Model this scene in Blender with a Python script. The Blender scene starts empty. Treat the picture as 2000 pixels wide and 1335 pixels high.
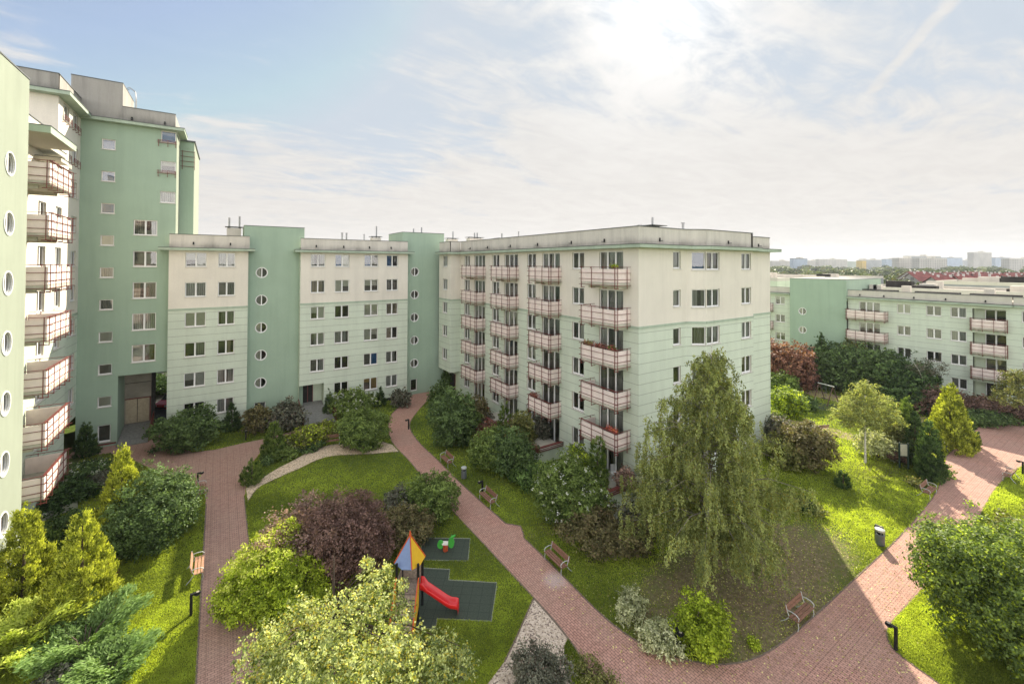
import bpy, math, random
import numpy as np
from mathutils import Vector, Matrix
S = bpy.context.scene
COL = S.collection
R_ = math.radians
# ---------------------------------------------------------------- camera
PITCH, ROLL, HEAD, FPX = R_(0.8), R_(0.22), R_(33.3), 845.0
CAMP = np.array([-23.4, -19.9, 16.0])
_f0 = np.array([math.sin(HEAD), math.cos(HEAD), 0.]); _r0 = np.array([math.cos(HEAD), -math.sin(HEAD), 0.]); _u0 = np.array([0, 0, 1.])
_fw = _f0*math.cos(PITCH)+_u0*math.sin(PITCH); _up = _u0*math.cos(PITCH)-_f0*math.sin(PITCH)
_r = _r0*math.cos(ROLL)+_up*math.sin(ROLL); _u = _up*math.cos(ROLL)-_r0*math.sin(ROLL)
PPY = 515-FPX*math.tan(PITCH)
cd = bpy.data.cameras.new('camera'); cam = bpy.data.objects.new('camera', cd); COL.objects.link(cam)
cd.sensor_width = 36; cd.lens = 36*FPX/2000; cd.clip_start = 0.2; cd.clip_end = 9000
cd.shift_x = 0; cd.shift_y = (PPY-667.5)/2000
M = Matrix([[_r[i], _u[i], -_fw[i], CAMP[i]] for i in range(3)]+[[0, 0, 0, 1]])
cam.matrix_world = M
S.camera = cam
def ray(x, y): return _fw+_r*(x-1000)/FPX+_u*(PPY-y)/FPX
def G(x, y, z=0.0):           # measured point of the photograph's ground (or a level z), in metres
    d = ray(x, y); t = (z-CAMP[2])/d[2]; return CAMP+d*t
def DEP(p): return float((np.array(p)-CAMP)@_fw)
# ---------------------------------------------------------------- light
SUN_EL, SUN_AZ = R_(31.0), R_(52.2)      # azimuth clockwise from +y
sd = np.array([math.sin(SUN_AZ)*math.cos(SUN_EL), math.cos(SUN_AZ)*math.cos(SUN_EL), math.sin(SUN_EL)])
sl = bpy.data.lights.new('sun_lamp', 'SUN'); sl.energy = 5.0; sl.angle = R_(0.5); sl.color = (1.0, .90, .73)
so = bpy.data.objects.new('sun_lamp', sl); COL.objects.link(so); so.location = (30, 30, 60)
so.rotation_euler = Vector(-sd).to_track_quat('-Z', 'Y').to_euler()
W = bpy.data.worlds.new('World'); S.world = W; W.use_nodes = True
S.view_settings.view_transform = 'Standard'; S.view_settings.look = 'None'; S.view_settings.exposure = 1.2; S.view_settings.gamma = 1
S.cycles.max_bounces = 8; S.cycles.transparent_max_bounces = 16; S.cycles.diffuse_bounces = 4; S.cycles.volume_bounces = 0
S.cycles.caustics_reflective = False; S.cycles.caustics_refractive = False
try: S.cycles.sample_clamp_indirect = 6.0
except Exception: pass

class NT:
    """small node-tree helper"""
    def __init__(s, tree): s.t = tree; s.n = tree.nodes; s.l = tree.links
    def add(s, typ, **kw):
        n = s.n.new(typ)
        for k, v in kw.items(): setattr(n, k, v)
        return n
    def put(s, node, key, val):
        if val is None: return
        inp = node.inputs[key]
        if isinstance(val, bpy.types.NodeSocket): s.l.new(val, inp)
        else:
            if isinstance(val, (tuple, list)) and len(val) == 3 and inp.type == 'RGBA': val = (*val, 1)
            inp.default_value = val
    def math(s, op, a, b=None, c=None, clamp=False):
        n = s.add('ShaderNodeMath', operation=op, use_clamp=clamp)
        s.put(n, 0, a); s.put(n, 1, b)
        if c is not None: s.put(n, 2, c)
        return n.outputs[0]
    def vmath(s, op, a, b=None):
        n = s.add('ShaderNodeVectorMath', operation=op); s.put(n, 0, a); s.put(n, 1, b)
        return n.outputs[1] if op in ('DOT_PRODUCT', 'LENGTH') else n.outputs[0]
    def mix(s, fac, a, b, blend='MIX'):
        n = s.add('ShaderNodeMix', data_type='RGBA', blend_type=blend)
        s.put(n, 0, fac); s.put(n, 6, a); s.put(n, 7, b); return n.outputs[2]
    def noise(s, vec, scale, detail=4, rough=.55, dist=0):
        n = s.add('ShaderNodeTexNoise'); s.put(n, 'Vector', vec); n.inputs['Scale'].default_value = scale
        n.inputs['Detail'].default_value = detail; n.inputs['Roughness'].default_value = rough; n.inputs['Distortion'].default_value = dist
        return n.outputs[0]
    def ramp(s, fac, a, b, lo=0., hi=1.):
        n = s.add('ShaderNodeMapRange', clamp=True, interpolation_type='SMOOTHSTEP'); s.put(n, 0, fac); n.inputs[1].default_value = a; n.inputs[2].default_value = b
        n.inputs[3].default_value = lo; n.inputs[4].default_value = hi; return n.outputs[0]
    def scale(s, vec, sc, rot=0.0):
        n = s.add('ShaderNodeMapping'); s.put(n, 0, vec); n.inputs['Scale'].default_value = sc; n.inputs['Rotation'].default_value = (0, 0, rot); return n.outputs[0]
    def sep(s, vec):
        n = s.add('ShaderNodeSeparateXYZ'); s.put(n, 0, vec); return n.outputs
# ---- world: physical sky with thin cirrus cloud, plus added fill glow out of view
w = NT(W.node_tree); bg = w.n['Background']
sky = w.add('ShaderNodeTexSky', sky_type='NISHITA', sun_disc=False, sun_elevation=SUN_EL, sun_rotation=SUN_AZ)
sky.air_density = 1.0; sky.dust_density = 0.6; sky.ozone_density = 1.0
tc = w.add('ShaderNodeTexCoord').outputs['Generated']
dx, dy, dz = w.sep(tc)
zz = w.math('ADD', w.math('MAXIMUM', dz, 0.0), 0.13)
cmb = w.add('ShaderNodeCombineXYZ'); w.put(cmb, 0, w.math('DIVIDE', dx, zz)); w.put(cmb, 1, w.math('DIVIDE', dy, zz)); cp = cmb.outputs[0]
n1 = w.noise(w.scale(cp, (0.6, 1.15, 1), R_(38)), 0.75, 7, .56, 1.2)
n2 = w.noise(w.scale(cp, (0.9, 2.0, 1), R_(20)), 1.9, 9, .62, 2.0)
n3 = w.noise(cp, 0.5, 3, .5, .4)
sdot = w.vmath('DOT_PRODUCT', tc, tuple(sd))
near = w.ramp(sdot, 0.75, 0.995)
lowf = w.ramp(dz, 0.02, 0.42, 1.0, 0.0)
dens = w.math('ADD', w.math('MULTIPLY', n1, 0.75), w.math('MULTIPLY', n2, 0.42))
dens = w.math('ADD', dens, w.math('MULTIPLY', n3, 0.30))
dens = w.math('ADD', dens, w.math('MULTIPLY', near, 0.17))
dens = w.math('ADD', dens, w.math('MULTIPLY', lowf, 0.34))
n4 = w.noise(w.scale(cp, (1, 1, 1), R_(-25)), 3.2, 6, .6, 1.0)
dens = w.math('ADD', dens, w.math('MULTIPLY', w.math('SUBTRACT', n4, .5), .26))
cl = w.ramp(dens, 0.78, 1.0)
# condensation trail high on the right
a_ = ray(1868, -10); a_ /= np.linalg.norm(a_); b_ = ray(1715, 165); b_ /= np.linalg.norm(b_)
nn = np.cross(a_, b_); nn /= np.linalg.norm(nn); mid = a_+b_; mid /= np.linalg.norm(mid)
tn = w.noise(cp, 9.0, 4, .6, .5)
dist_ = w.math('ABSOLUTE', w.math('ADD', w.vmath('DOT_PRODUCT', tc, tuple(nn)), w.math('MULTIPLY', w.math('SUBTRACT', tn, .5), .02)))
alongc = w.vmath('DOT_PRODUCT', tc, tuple(mid))
trail = w.math('MULTIPLY', w.ramp(dist_, 0.002, 0.016, 1, 0), w.ramp(alongc, math.cos(.17), math.cos(.09)))
trail = w.math('MULTIPLY', trail, w.ramp(tn, .3, .6, .6, 1.0))
cl = w.math('MAXIMUM', cl, trail)
glow = w.math('POWER', w.math('MAXIMUM', sdot, 0.0), 45.0)
glow2 = w.math('POWER', w.math('MAXIMUM', sdot, 0.0), 300.0)
back = w.ramp(w.vmath('DOT_PRODUCT', tc, (-_f0[0], -_f0[1], 0.25)), -0.1, 0.8)      # added glow in the unseen sky behind the camera, fills shaded walls
zen_fill = w.ramp(dz, 0.50, 0.85)  # added brightness overhead, lifts the ground and planting in shade
cb = w.math('ADD', 4.4, w.math('MULTIPLY', glow, 1.5)); cb = w.math('ADD', cb, w.math('MULTIPLY', glow2, 3.5)); cb = w.math('ADD', cb, w.math('MULTIPLY', back, 17.0)); cb = w.math('ADD', cb, w.math('MULTIPLY', zen_fill, 15.0))
shade = w.ramp(w.math('ADD', w.math('MULTIPLY', n2, .5), w.math('MULTIPLY', n4, .5)), .3, .7, .94, 1.04)
cb = w.math('MULTIPLY', cb, shade)
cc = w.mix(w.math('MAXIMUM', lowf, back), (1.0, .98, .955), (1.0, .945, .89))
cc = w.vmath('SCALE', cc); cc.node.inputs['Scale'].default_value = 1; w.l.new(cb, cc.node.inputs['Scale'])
skyc = w.mix(1.0, sky.outputs[0], (.90, .90, .90), 'MULTIPLY')
skyc = w.mix(1.0, skyc, (3.05, 3.55, 4.15), 'DARKEN')      # thin veil evens out the aureole
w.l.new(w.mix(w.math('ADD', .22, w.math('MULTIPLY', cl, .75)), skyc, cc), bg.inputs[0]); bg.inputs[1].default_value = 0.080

# ---------------------------------------------------------------- materials
MATS = {}
def newmat(name):
    m = bpy.data.materials.new(name); m.use_nodes = True; MATS[name] = m; t = NT(m.node_tree)
    b = t.n['Principled BSDF']; pos = t.add('ShaderNodeNewGeometry').outputs['Position']
    return m, t, b, pos
def plain(name, c, rough=.7, metal=0, var=.12, scale=6.0, bump=0.0, spec=.3):
    m, t, b, pos = newmat(name)
    n = t.noise(pos, scale, 4)
    f = t.ramp(n, .25, .75, 1-var, 1+var)
    v = t.vmath('SCALE', tuple(c)); v.node.inputs['Scale'].default_value = 1; t.l.new(f, v.node.inputs['Scale'])
    t.l.new(v, b.inputs['Base Color']); b.inputs['Roughness'].default_value = rough; b.inputs['Metallic'].default_value = metal
    b.inputs['Specular IOR Level'].default_value = spec
    if bump:
        bn = t.add('ShaderNodeBump'); bn.inputs['Strength'].default_value = bump; bn.inputs['Distance'].default_value = .02
        t.l.new(t.noise(pos, 60, 3), bn.inputs['Height']); t.l.new(bn.outputs[0], b.inputs['Normal'])
    return m
def stucco(name, c, groove=None, streak=.11, grime=None):
    """rendered wall: blotches, rain streaks, optional horizontal joints every 0.7 m, optional dirt band"""
    m, t, b, pos = newmat(name)
    f = t.ramp(t.noise(pos, .35, 5, .6), .2, .8, .93, 1.05)
    st = t.ramp(t.noise(t.scale(pos, (1.3, 1.3, .10)), 1.0, 6, .7), .40, .80, 1.0, 1-streak)
    f = t.math('MULTIPLY', f, st)
    f = t.math('MULTIPLY', f, t.ramp(t.noise(pos, 22, 3, .6), .2, .8, .95, 1.05))
    hgt = t.noise(pos, 45, 3, .6)
    if groove is not None:
        z = t.sep(pos)[2]
        fr = t.math('FRACT', t.math('DIVIDE', t.math('SUBTRACT', z, groove-.7*20), .7))
        g = t.math('LESS_THAN', fr, .05)
        f = t.math('MULTIPLY', f, t.math('SUBTRACT', 1.0, t.math('MULTIPLY', g, .42)))
        hgt = t.math('SUBTRACT', hgt, t.math('MULTIPLY', g, 2.0))
    col = t.vmath('SCALE', tuple(c)); col.node.inputs['Scale'].default_value = 1; t.l.new(f, col.node.inputs['Scale'])
    if grime is not None:      # algae and soot on the lowest part of a parapet
        z = t.sep(pos)[2]
        wv = t.math('ADD', z, t.math('MULTIPLY', t.math('SUBTRACT', t.noise(t.scale(pos, (1, 1, .3)), 1.6, 5, .7), .5), .9))
        gm = t.math('MULTIPLY', t.ramp(wv, grime-.15, grime+.75, 1, 0), t.ramp(t.noise(pos, .5, 3), .35, .62, .25, 1))
        col = t.mix(t.math('MULTIPLY', gm, .62), col, (.085, .083, .065))
    t.l.new(col, b.inputs['Base Color']); b.inputs['Roughness'].default_value = .92; b.inputs['Specular IOR Level'].default_value = .2
    bn = t.add('ShaderNodeBump'); bn.inputs['Strength'].default_value = .35; bn.inputs['Distance'].default_value = .015
    t.l.new(hgt, bn.inputs['Height']); t.l.new(bn.outputs[0], b.inputs['Normal'])
    return m
CREAM = stucco('cream_render', (.74, .695, .61))
PALE = stucco('pale_green_render', (.60, .665, .55), groove=10.58)
PALEP = stucco('pale_green_plain', (.60, .67, .525))
GREEN = stucco('mint_green_render', (.34, .445, .345), streak=.10)
LIME = stucco('sunlit_green_render', (.285, .32, .255))
TRIM = stucco('green_trim', (.40, .48, .38), streak=.25)
PARA = stucco('parapet_render', (.62, .585, .52), streak=.25, grime=17.35)
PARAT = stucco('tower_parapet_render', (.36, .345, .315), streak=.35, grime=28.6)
PARAR = stucco('far_parapet_render', (.58, .55, .48), streak=.15)
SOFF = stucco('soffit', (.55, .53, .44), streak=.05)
ROOFM = plain('roof_felt', (.40, .37, .33), .95, var=.2, scale=.6)
CAPM = plain('flashing', (.10, .11, .11), .5, .3)
PLASTIC = plain('window_white', (.78, .78, .76), .45, var=.03)
SILLM = plain('sill_white', (.62, .60, .56), .6, var=.08)
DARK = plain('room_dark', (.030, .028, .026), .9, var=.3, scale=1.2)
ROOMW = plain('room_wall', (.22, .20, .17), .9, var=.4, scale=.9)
RAIL = plain('railing_paint', (.17, .048, .04), .5, var=.2)
PANEL = plain('balcony_panel', (.80, .69, .64), .7, var=.06, scale=3)
SLAB = plain('balcony_slab', (.50, .48, .40), .9, var=.15, scale=2, bump=.2)
def curtain_mat(name, c, mode):
    m, t, b, pos = newmat(name)
    if mode == 'fold':
        wv = t.add('ShaderNodeTexWave', wave_type='BANDS', bands_direction='DIAGONAL'); t.l.new(t.scale(pos, (1, 1, .02)), wv.inputs[0]); wv.inputs['Scale'].default_value = 4.5; wv.inputs['Distortion'].default_value = 1.5
        f = t.ramp(wv.outputs[1], 0, 1, .55, 1.0)
    elif mode == 'slat':
        wv = t.math('FRACT', t.math('MULTIPLY', t.sep(pos)[2], 9.0)); f = t.ramp(wv, .2, .55, .45, 1.0)
    else: f = t.ramp(t.noise(pos, 3), .2, .8, .9, 1.05)
    v = t.vmath('SCALE', tuple(c)); v.node.inputs['Scale'].default_value = 1; t.l.new(f, v.node.inputs['Scale'])
    t.l.new(v, b.inputs['Base Color']); b.inputs['Roughness'].default_value = .9
    return m
CURT = [curtain_mat('net_curtain', (.60, .59, .55), 'fold'), curtain_mat('beige_curtain', (.48, .40, .29), 'fold'),
        curtain_mat('white_blind', (.72, .70, .64), 'slat'), curtain_mat('tan_blind', (.48, .30, .13), 'flat'),
        curtain_mat('blue_blind', (.06, .16, .36), 'flat'), curtain_mat('grey_curtain', (.30, .30, .27), 'fold'), curtain_mat('pale_blind', (.62, .60, .50), 'flat')]
def glass_mat():
    m = bpy.data.materials.new('window_glass'); m.use_nodes = True; t = NT(m.node_tree); t.n.remove(t.n['Principled BSDF'])
    tr = t.add('ShaderNodeBsdfTransparent'); tr.inputs[0].default_value = (.80, .84, .82, 1)
    gl = t.add('ShaderNodeBsdfGlossy'); gl.inputs['Roughness'].default_value = .015; gl.inputs[0].default_value = (1, 1, 1, 1)
    pos = t.add('ShaderNodeNewGeometry').outputs['Position']
    bn = t.add('ShaderNodeBump'); bn.inputs['Strength'].default_value = .06; bn.inputs['Distance'].default_value = .02
    t.l.new(t.noise(pos, 1.6, 2), bn.inputs['Height']); t.l.new(bn.outputs[0], gl.inputs['Normal'])
    fr = t.add('ShaderNodeFresnel'); fr.inputs[0].default_value = 1.65
    mx = t.add('ShaderNodeMixShader'); t.l.new(t.math('ADD', fr.outputs[0], .05), mx.inputs[0]); t.l.new(tr.outputs[0], mx.inputs[1]); t.l.new(gl.outputs[0], mx.inputs[2])
    t.l.new(mx.outputs[0], t.n['Material Output'].inputs[0]); return m
GLASS = glass_mat()

# ---------------------------------------------------------------- mesh helpers
OFF = {}
class MB:
    def __init__(s): s.v = []; s.f = []; s.m = []; s.mats = []
    def mi(s, mat):
        if mat not in s.mats: s.mats.append(mat)
        return s.mats.index(mat)
    def poly(s, pts, mat):
        i = len(s.v); s.v += [tuple(map(float, p)) for p in pts]; s.f.append(tuple(range(i, i+len(pts)))); s.m.append(s.mi(mat))
    def hexa(s, p, mat):   # 8 points: bottom 4 (ccw), top 4
        i = len(s.v); s.v += [tuple(map(float, q)) for q in p]; k = s.mi(mat)
        for f in ((3, 2, 1, 0), (4, 5, 6, 7), (0, 1, 5, 4), (1, 2, 6, 5), (2, 3, 7, 6), (3, 0, 4, 7)):
            s.f.append(tuple(i+j for j in f)); s.m.append(k)
    def box(s, x0, y0, z0, x1, y1, z1, mat):
        s.hexa([(x0, y0, z0), (x1, y0, z0), (x1, y1, z0), (x0, y1, z0), (x0, y0, z1), (x1, y0, z1), (x1, y1, z1), (x0, y1, z1)], mat)
    def tube(s, pts, rad, mat, n=6, cap=True):
        pts = [np.array(p, float) for p in pts]; k = s.mi(mat)
        if not hasattr(rad, '__len__'): rad = [rad]*len(pts)
        rings = []; prev = None
        for i, p in enumerate(pts):
            d = pts[min(i+1, len(pts)-1)]-pts[max(i-1, 0)]; d /= (np.linalg.norm(d)+1e-9)
            a = prev if prev is not None else (np.array([1., 0, 0]) if abs(d[0]) < .8 else np.array([0, 1., 0]))
            a = a-d*(a@d); a /= (np.linalg.norm(a)+1e-9); b = np.cross(d, a); prev = a
            i0 = len(s.v)
            for j in range(n):
                q = 2*math.pi*j/n; s.v.append(tuple(p+(a*math.cos(q)+b*math.sin(q))*rad[i]))
            rings.append(i0)
        for r0, r1 in zip(rings, rings[1:]):
            for j in range(n):
                s.f.append((r0+j, r0+(j+1) % n, r1+(j+1) % n, r1+j)); s.m.append(k)
        if cap:
            s.f.append(tuple(rings[0]+j for j in reversed(range(n)))); s.m.append(k)
            s.f.append(tuple(rings[-1]+j for j in range(n))); s.m.append(k)
    def prism(s, pts, z0, z1, mat, side=None):   # pts 2d
        n = len(pts); i = len(s.v); k = s.mi(mat); ks = s.mi(side or mat)
        a = sum(pts[j][0]*pts[(j+1) % n][1]-pts[(j+1) % n][0]*pts[j][1] for j in range(n))
        if a < 0: pts = list(reversed(pts))
        s.v += [(float(p[0]), float(p[1]), z0) for p in pts]+[(float(p[0]), float(p[1]), z1) for p in pts]
        s.f.append(tuple(range(i+n, i+2*n))); s.m.append(k); s.f.append(tuple(reversed(range(i, i+n)))); s.m.append(k)
        for j in range(n):
            s.f.append((i+j, i+(j+1) % n, i+n+(j+1) % n, i+n+j)); s.m.append(ks)
    def build(s, name, parent=None, smooth=False):
        off = OFF.get(parent.name, (0, 0, 0)) if parent else (0, 0, 0)
        me = bpy.data.meshes.new(name)
        me.from_pydata([(x-off[0], y-off[1], z-off[2]) for x, y, z in s.v], [], s.f)
        for m in s.mats: me.materials.append(m)
        me.polygons.foreach_set('material_index', s.m)
        if smooth: me.polygons.foreach_set('use_smooth', [True]*len(s.f))
        me.update()
        o = bpy.data.objects.new(name, me); COL.objects.link(o)
        if parent: o.parent = parent; OFF[o.name] = off
        return o
def tag(o, label, cat, group=None):
    o['label'] = label; o['category'] = cat
    if group: o['group'] = group
    return o
def kind(o, k='structure'): o['kind'] = k; return o
def thing(name, label, cat, loc=(0, 0, 0), group=None, rz=0.0, keep=False):
    o = bpy.data.objects.new(name, None); COL.objects.link(o); o.empty_display_size = .3
    o.location = tuple(map(float, loc)); o.rotation_euler = (0, 0, rz)
    OFF[o.name] = (0, 0, 0) if keep else tuple(map(float, loc))      # keep: parts are given in local coordinates
    return tag(o, label, cat, group)
def dup(root, loc, rz, label):
    r = root.copy(); COL.objects.link(r); r.location = tuple(map(float, loc)); r.rotation_euler = (0, 0, rz); r['label'] = label
    for ch in list(root.children):
        c = ch.copy(); COL.objects.link(c); c.parent = r
        for g in ch.children:
            d = g.copy(); COL.objects.link(d); d.parent = c
    return r
# ---------------------------------------------------------------- facades
rnd = random.Random(7)
class Face:
    """a vertical wall plane: a runs along it, z up, d outwards"""
    def __init__(s, o, sdir, n): s.o = np.array(o, float); s.s = np.array(sdir, float); s.n = np.array(n, float); s.open = []; s.flip = float(np.cross(np.append(s.s, 0), (0, 0, 1.))[:2]@s.n) < 0
    def p(s, a, d, z): q = s.o+s.s*a+s.n*d; return (q[0], q[1], z)
    def quad(s, mb, pts, mat):
        P = [s.p(*q) for q in pts]
        mb.poly(P[::-1] if s.flip else P, mat)
    def box(s, mb, a0, a1, d0, d1, z0, z1, mat):
        lo = [s.p(a0, d0, z0), s.p(a1, d0, z0), s.p(a1, d1, z0), s.p(a0, d1, z0)]; hi = [(x, y, z1) for x, y, _ in lo]
        if not s.flip: lo = lo[::-1]; hi = hi[::-1]
        mb.hexa(lo+hi, mat)
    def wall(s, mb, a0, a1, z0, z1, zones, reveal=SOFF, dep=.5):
        """zones: [(z_top, mat)] from bottom"""
        rects = [o for o in s.open if o[0] > a0-1e-6 and o[1] < a1+1e-6 and o[2] < z1 and o[3] > z0]
        A = sorted({a0, a1, *[o[0] for o in rects], *[o[1] for o in rects]})
        Z = sorted({z0, z1, *[max(z0, o[2]) for o in rects], *[min(z1, o[3]) for o in rects], *[z for z, _ in zones if z0 < z < z1]})
        for i in range(len(A)-1):
            for j in range(len(Z)-1):
                ca, cz = (A[i]+A[i+1])/2, (Z[j]+Z[j+1])/2
                mt = next((m for zt, m in zones if cz < zt), zones[-1][1])
                hit = [o for o in rects if o[0] < ca < o[1] and o[2] < cz < o[3]]
                if not hit: s.quad(mb, [(A[i], 0, Z[j]), (A[i+1], 0, Z[j]), (A[i+1], 0, Z[j+1]), (A[i], 0, Z[j+1])], mt)
        for o in rects:
            o0, o1, q0, q1, rnd_ = o
            cz = (q0+q1)/2; mt = next((m for zt, m in zones if cz < zt), zones[-1][1])
            if rnd_:     # circular hole inside the square cell
                r = (o1-o0)/2-.02; ca = (o0+o1)/2; N = 24
                sq = []
                for k in range(N):
                    t = 2*math.pi*k/N; c_, s_ = math.cos(t), math.sin(t); q = max(abs(c_), abs(s_)); sq.append((ca+c_/q*(o1-o0)/2, cz+s_/q*(q1-q0)/2))
                ci = [(ca+r*math.cos(2*math.pi*k/N), cz+r*math.sin(2*math.pi*k/N)) for k in range(N)]
                for k in range(N):
                    k2 = (k+1) % N
                    s.quad(mb, [(ci[k][0], 0, ci[k][1]), (sq[k][0], 0, sq[k][1]), (sq[k2][0], 0, sq[k2][1]), (ci[k2][0], 0, ci[k2][1])], mt)
                    s.quad(mb, [(ci[k][0], 0, ci[k][1]), (ci[k2][0], 0, ci[k2][1]), (ci[k2][0], -dep, ci[k2][1]), (ci[k][0], -dep, ci[k][1])], reveal)
            else:
                for P in ([(o0, 0, q0), (o0, -dep, q0), (o0, -dep, q1), (o0, 0, q1)], [(o1, -dep, q0), (o1, 0, q0), (o1, 0, q1), (o1, -dep, q1)],
                          [(o0, 0, q1), (o0, -dep, q1), (o1, -dep, q1), (o1, 0, q1)], [(o0, -dep, q0), (o0, 0, q0), (o1, 0, q0), (o1, -dep, q0)]):
                    s.quad(mb, P, reveal)
def window(fc, par, a0, a1, z0, z1, n=2, sill=True, style=None, dep=.5, rec=.10, cur=None, name='window', open_=None):
    """frame with n sashes, glass, what hangs behind it, and a sill"""
    fc.open.append((a0, a1, z0, z1, False))
    mb = MB(); t = .07; d1 = -rec; d0 = -rec-.07
    fc.box(mb, a0+.004, a0+t, d0, d1, z0+.004, z1-.004, PLASTIC); fc.box(mb, a1-t, a1-.004, d0, d1, z0+.004, z1-.004, PLASTIC)
    fc.box(mb, a0+t, a1-t, d0, d1, z1-t, z1-.004, PLASTIC); fc.box(mb, a0+t, a1-t, d0, d1, z0+.004, z0+t+.02, PLASTIC)
    for k in range(1, n):
        c = a0+(a1-a0)*k/n; fc.box(mb, c-.065, c+.065, d0, d1+.004, z0+t+.02, z1-t, PLASTIC)
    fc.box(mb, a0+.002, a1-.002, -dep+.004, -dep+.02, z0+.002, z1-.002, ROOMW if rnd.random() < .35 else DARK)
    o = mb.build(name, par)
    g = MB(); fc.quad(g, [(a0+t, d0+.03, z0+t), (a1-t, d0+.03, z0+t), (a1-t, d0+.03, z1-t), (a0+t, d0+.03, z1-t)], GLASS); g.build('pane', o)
    if cur is None:
        cur = [rnd.choices([None, 0, 1, 2, 5, 6], [3.6, 6, .8, 1.4, 2.6, 1.2])[0]]*n
        if rnd.random() < .35: cur[rnd.randrange(n)] = rnd.choice([None, 0, 5])
    c = MB(); any_ = False
    for k, q in enumerate(cur):
        if q is None: continue
        if q == 0 and rnd.random() < .3: pass
        any_ = True; c0 = a0+(a1-a0)*k/n+.02; c1 = a0+(a1-a0)*(k+1)/n-.02
        drop = rnd.choice([0, 0, 0, .45, .6])*(z1-z0) if q in (2, 3, 6) else 0
        if q in (0, 1, 5) and rnd.random() < .4:      # drawn half aside
            if rnd.random() < .5: c1 = c0+(c1-c0)*rnd.uniform(.45, .8)
            else: c0 = c1-(c1-c0)*rnd.uniform(.45, .8)
        N = 10
        for i in range(N):
            x0 = c0+(c1-c0)*i/N; x1 = c0+(c1-c0)*(i+1)/N; w0 = .025*((i % 2)*2-1) if q in (0, 1, 5) else 0
            fc.quad(c, [(x0, -rec-.16+w0, z0+.03+drop), (x1, -rec-.16-w0, z0+.03+drop), (x1, -rec-.16-w0, z1-.03), (x0, -rec-.16+w0, z1-.03)], CURT[q])
    if any_: c.build('curtain', o)
    if sill:
        sb = MB(); fc.box(sb, a0-.05, a1+.05, -rec-.02, .07, z0-.05, z0+.003, SILLM); sb.build('sill', o)
    return o
def round_window(fc, par, a, z, r=.52):
    fc.open.append((a-r-.02, a+r+.02, z-r-.02, z+r+.02, True))
    mb = MB(); N = 24
    ri = r-.065
    def ring(d0, d1, ra, rb, mat):
        for k in range(N):
            t0, t1 = 2*math.pi*k/N, 2*math.pi*(k+1)/N
            P = [(a+ra*math.cos(t0), z+ra*math.sin(t0)), (a+rb*math.cos(t0), z+rb*math.sin(t0)), (a+rb*math.cos(t1), z+rb*math.sin(t1)), (a+ra*math.cos(t1), z+ra*math.sin(t1))]
            fc.quad(mb, [(P[0][0], d1, P[0][1]), (P[1][0], d1, P[1][1]), (P[2][0], d1, P[2][1]), (P[3][0], d1, P[3][1])], mat)
            fc.quad(mb, [(P[3][0], d1, P[3][1]), (P[3][0], d0, P[3][1]), (P[0][0], d0, P[0][1]), (P[0][0], d1, P[0][1])], mat)
            fc.quad(mb, [(P[1][0], d1, P[1][1]), (P[1][0], d0, P[1][1]), (P[2][0], d0, P[2][1]), (P[2][0], d1, P[2][1])], mat)
    ring(-.05, .03, r-.03, r+.03, PLASTIC); ring(-.16, -.07, ri-.0, r-.02, PLASTIC)
    fc.box(mb, a-.05, a+.05, -.15, -.065, z-ri, z+ri, PLASTIC)
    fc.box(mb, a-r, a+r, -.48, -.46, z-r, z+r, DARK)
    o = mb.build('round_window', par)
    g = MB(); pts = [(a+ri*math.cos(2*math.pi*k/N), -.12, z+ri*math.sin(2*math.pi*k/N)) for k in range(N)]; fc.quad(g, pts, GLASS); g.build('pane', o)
    c = MB(); fc.quad(c, [(a-ri, -.3, z-ri), (a-.08, -.3, z-ri), (a-.08, -.3, z+ri), (a-ri, -.3, z+ri)], CURT[6] if rnd.random() < .6 else CURT[5]); c.build('curtain', o)
    return o
def balcony(fc, par, a0, a1, zf, p, posts=None, big=.2, bars=3):
    """slab, inner panels and an outer rail of steel bars; fc gives the wall it hangs on"""
    s = MB(); fc.box(s, a0, a1, 0.003, p, zf-.22, zf, SLAB); fc.box(s, a0+.3, a0+.5, 0.003, p*.7, zf-.42, zf-.222, SLAB); fc.box(s, a1-.5, a1-.3, 0.003, p*.7, zf-.42, zf-.222, SLAB)
    o = s.build('balcony', par)
    q = MB(); t = .03; z0, z1 = zf+.03, zf+.97
    fc.box(q, a0, a1, p-.03, p, z0, z1, PANEL); fc.box(q, a0, a0+.03, .02, p-.032, z0, z1, PANEL); fc.box(q, a1-.03, a1, .02, p-.032, z0, z1, PANEL)
    q.build('panel', o)
    r = MB(); e = .05; w = .017
    hs = [1.10, .68, .24, -.16][:bars+1]
    ov = .16
    for h in hs:
        zz_ = zf+h
        fc.box(r, a0-ov, a1+ov, p+e-w, p+e+w, zz_-.014, zz_+.014, RAIL)
        fc.box(r, a0-e-w, a0-e+w, .02, p+e+ov, zz_-.018, zz_+.010, RAIL); fc.box(r, a1+e-w, a1+e+w, .02, p+e+ov, zz_-.018, zz_+.010, RAIL)
    fc.box(r, a0-e, a1+e, p-.06, p+e-w-.002, zf+1.085, zf+1.115, RAIL)
    n = max(2, round((a1-a0)/1.05))
    for k in range(n+1):
        a = a0+(a1-a0)*k/n+(0.0 if 0 < k < n else (.05 if k == 0 else -.05))
        fc.box(r, a-w, a+w, p+e+w+.002, p+e+3*w, zf-.42, zf+1.13, RAIL)
        fc.box(r, a-.02, a+.02, p-.3, p+e+w, zf-.40, zf-.36, RAIL)
    for k in (0.3, .95):
        for a in (a0-e-3*w, a1+e+w+.002): fc.box(r, a, a+2*w, p*k-w, p*k+w, zf-.40, zf+1.12, RAIL)
    r.build('railing', o)
    return o
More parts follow.
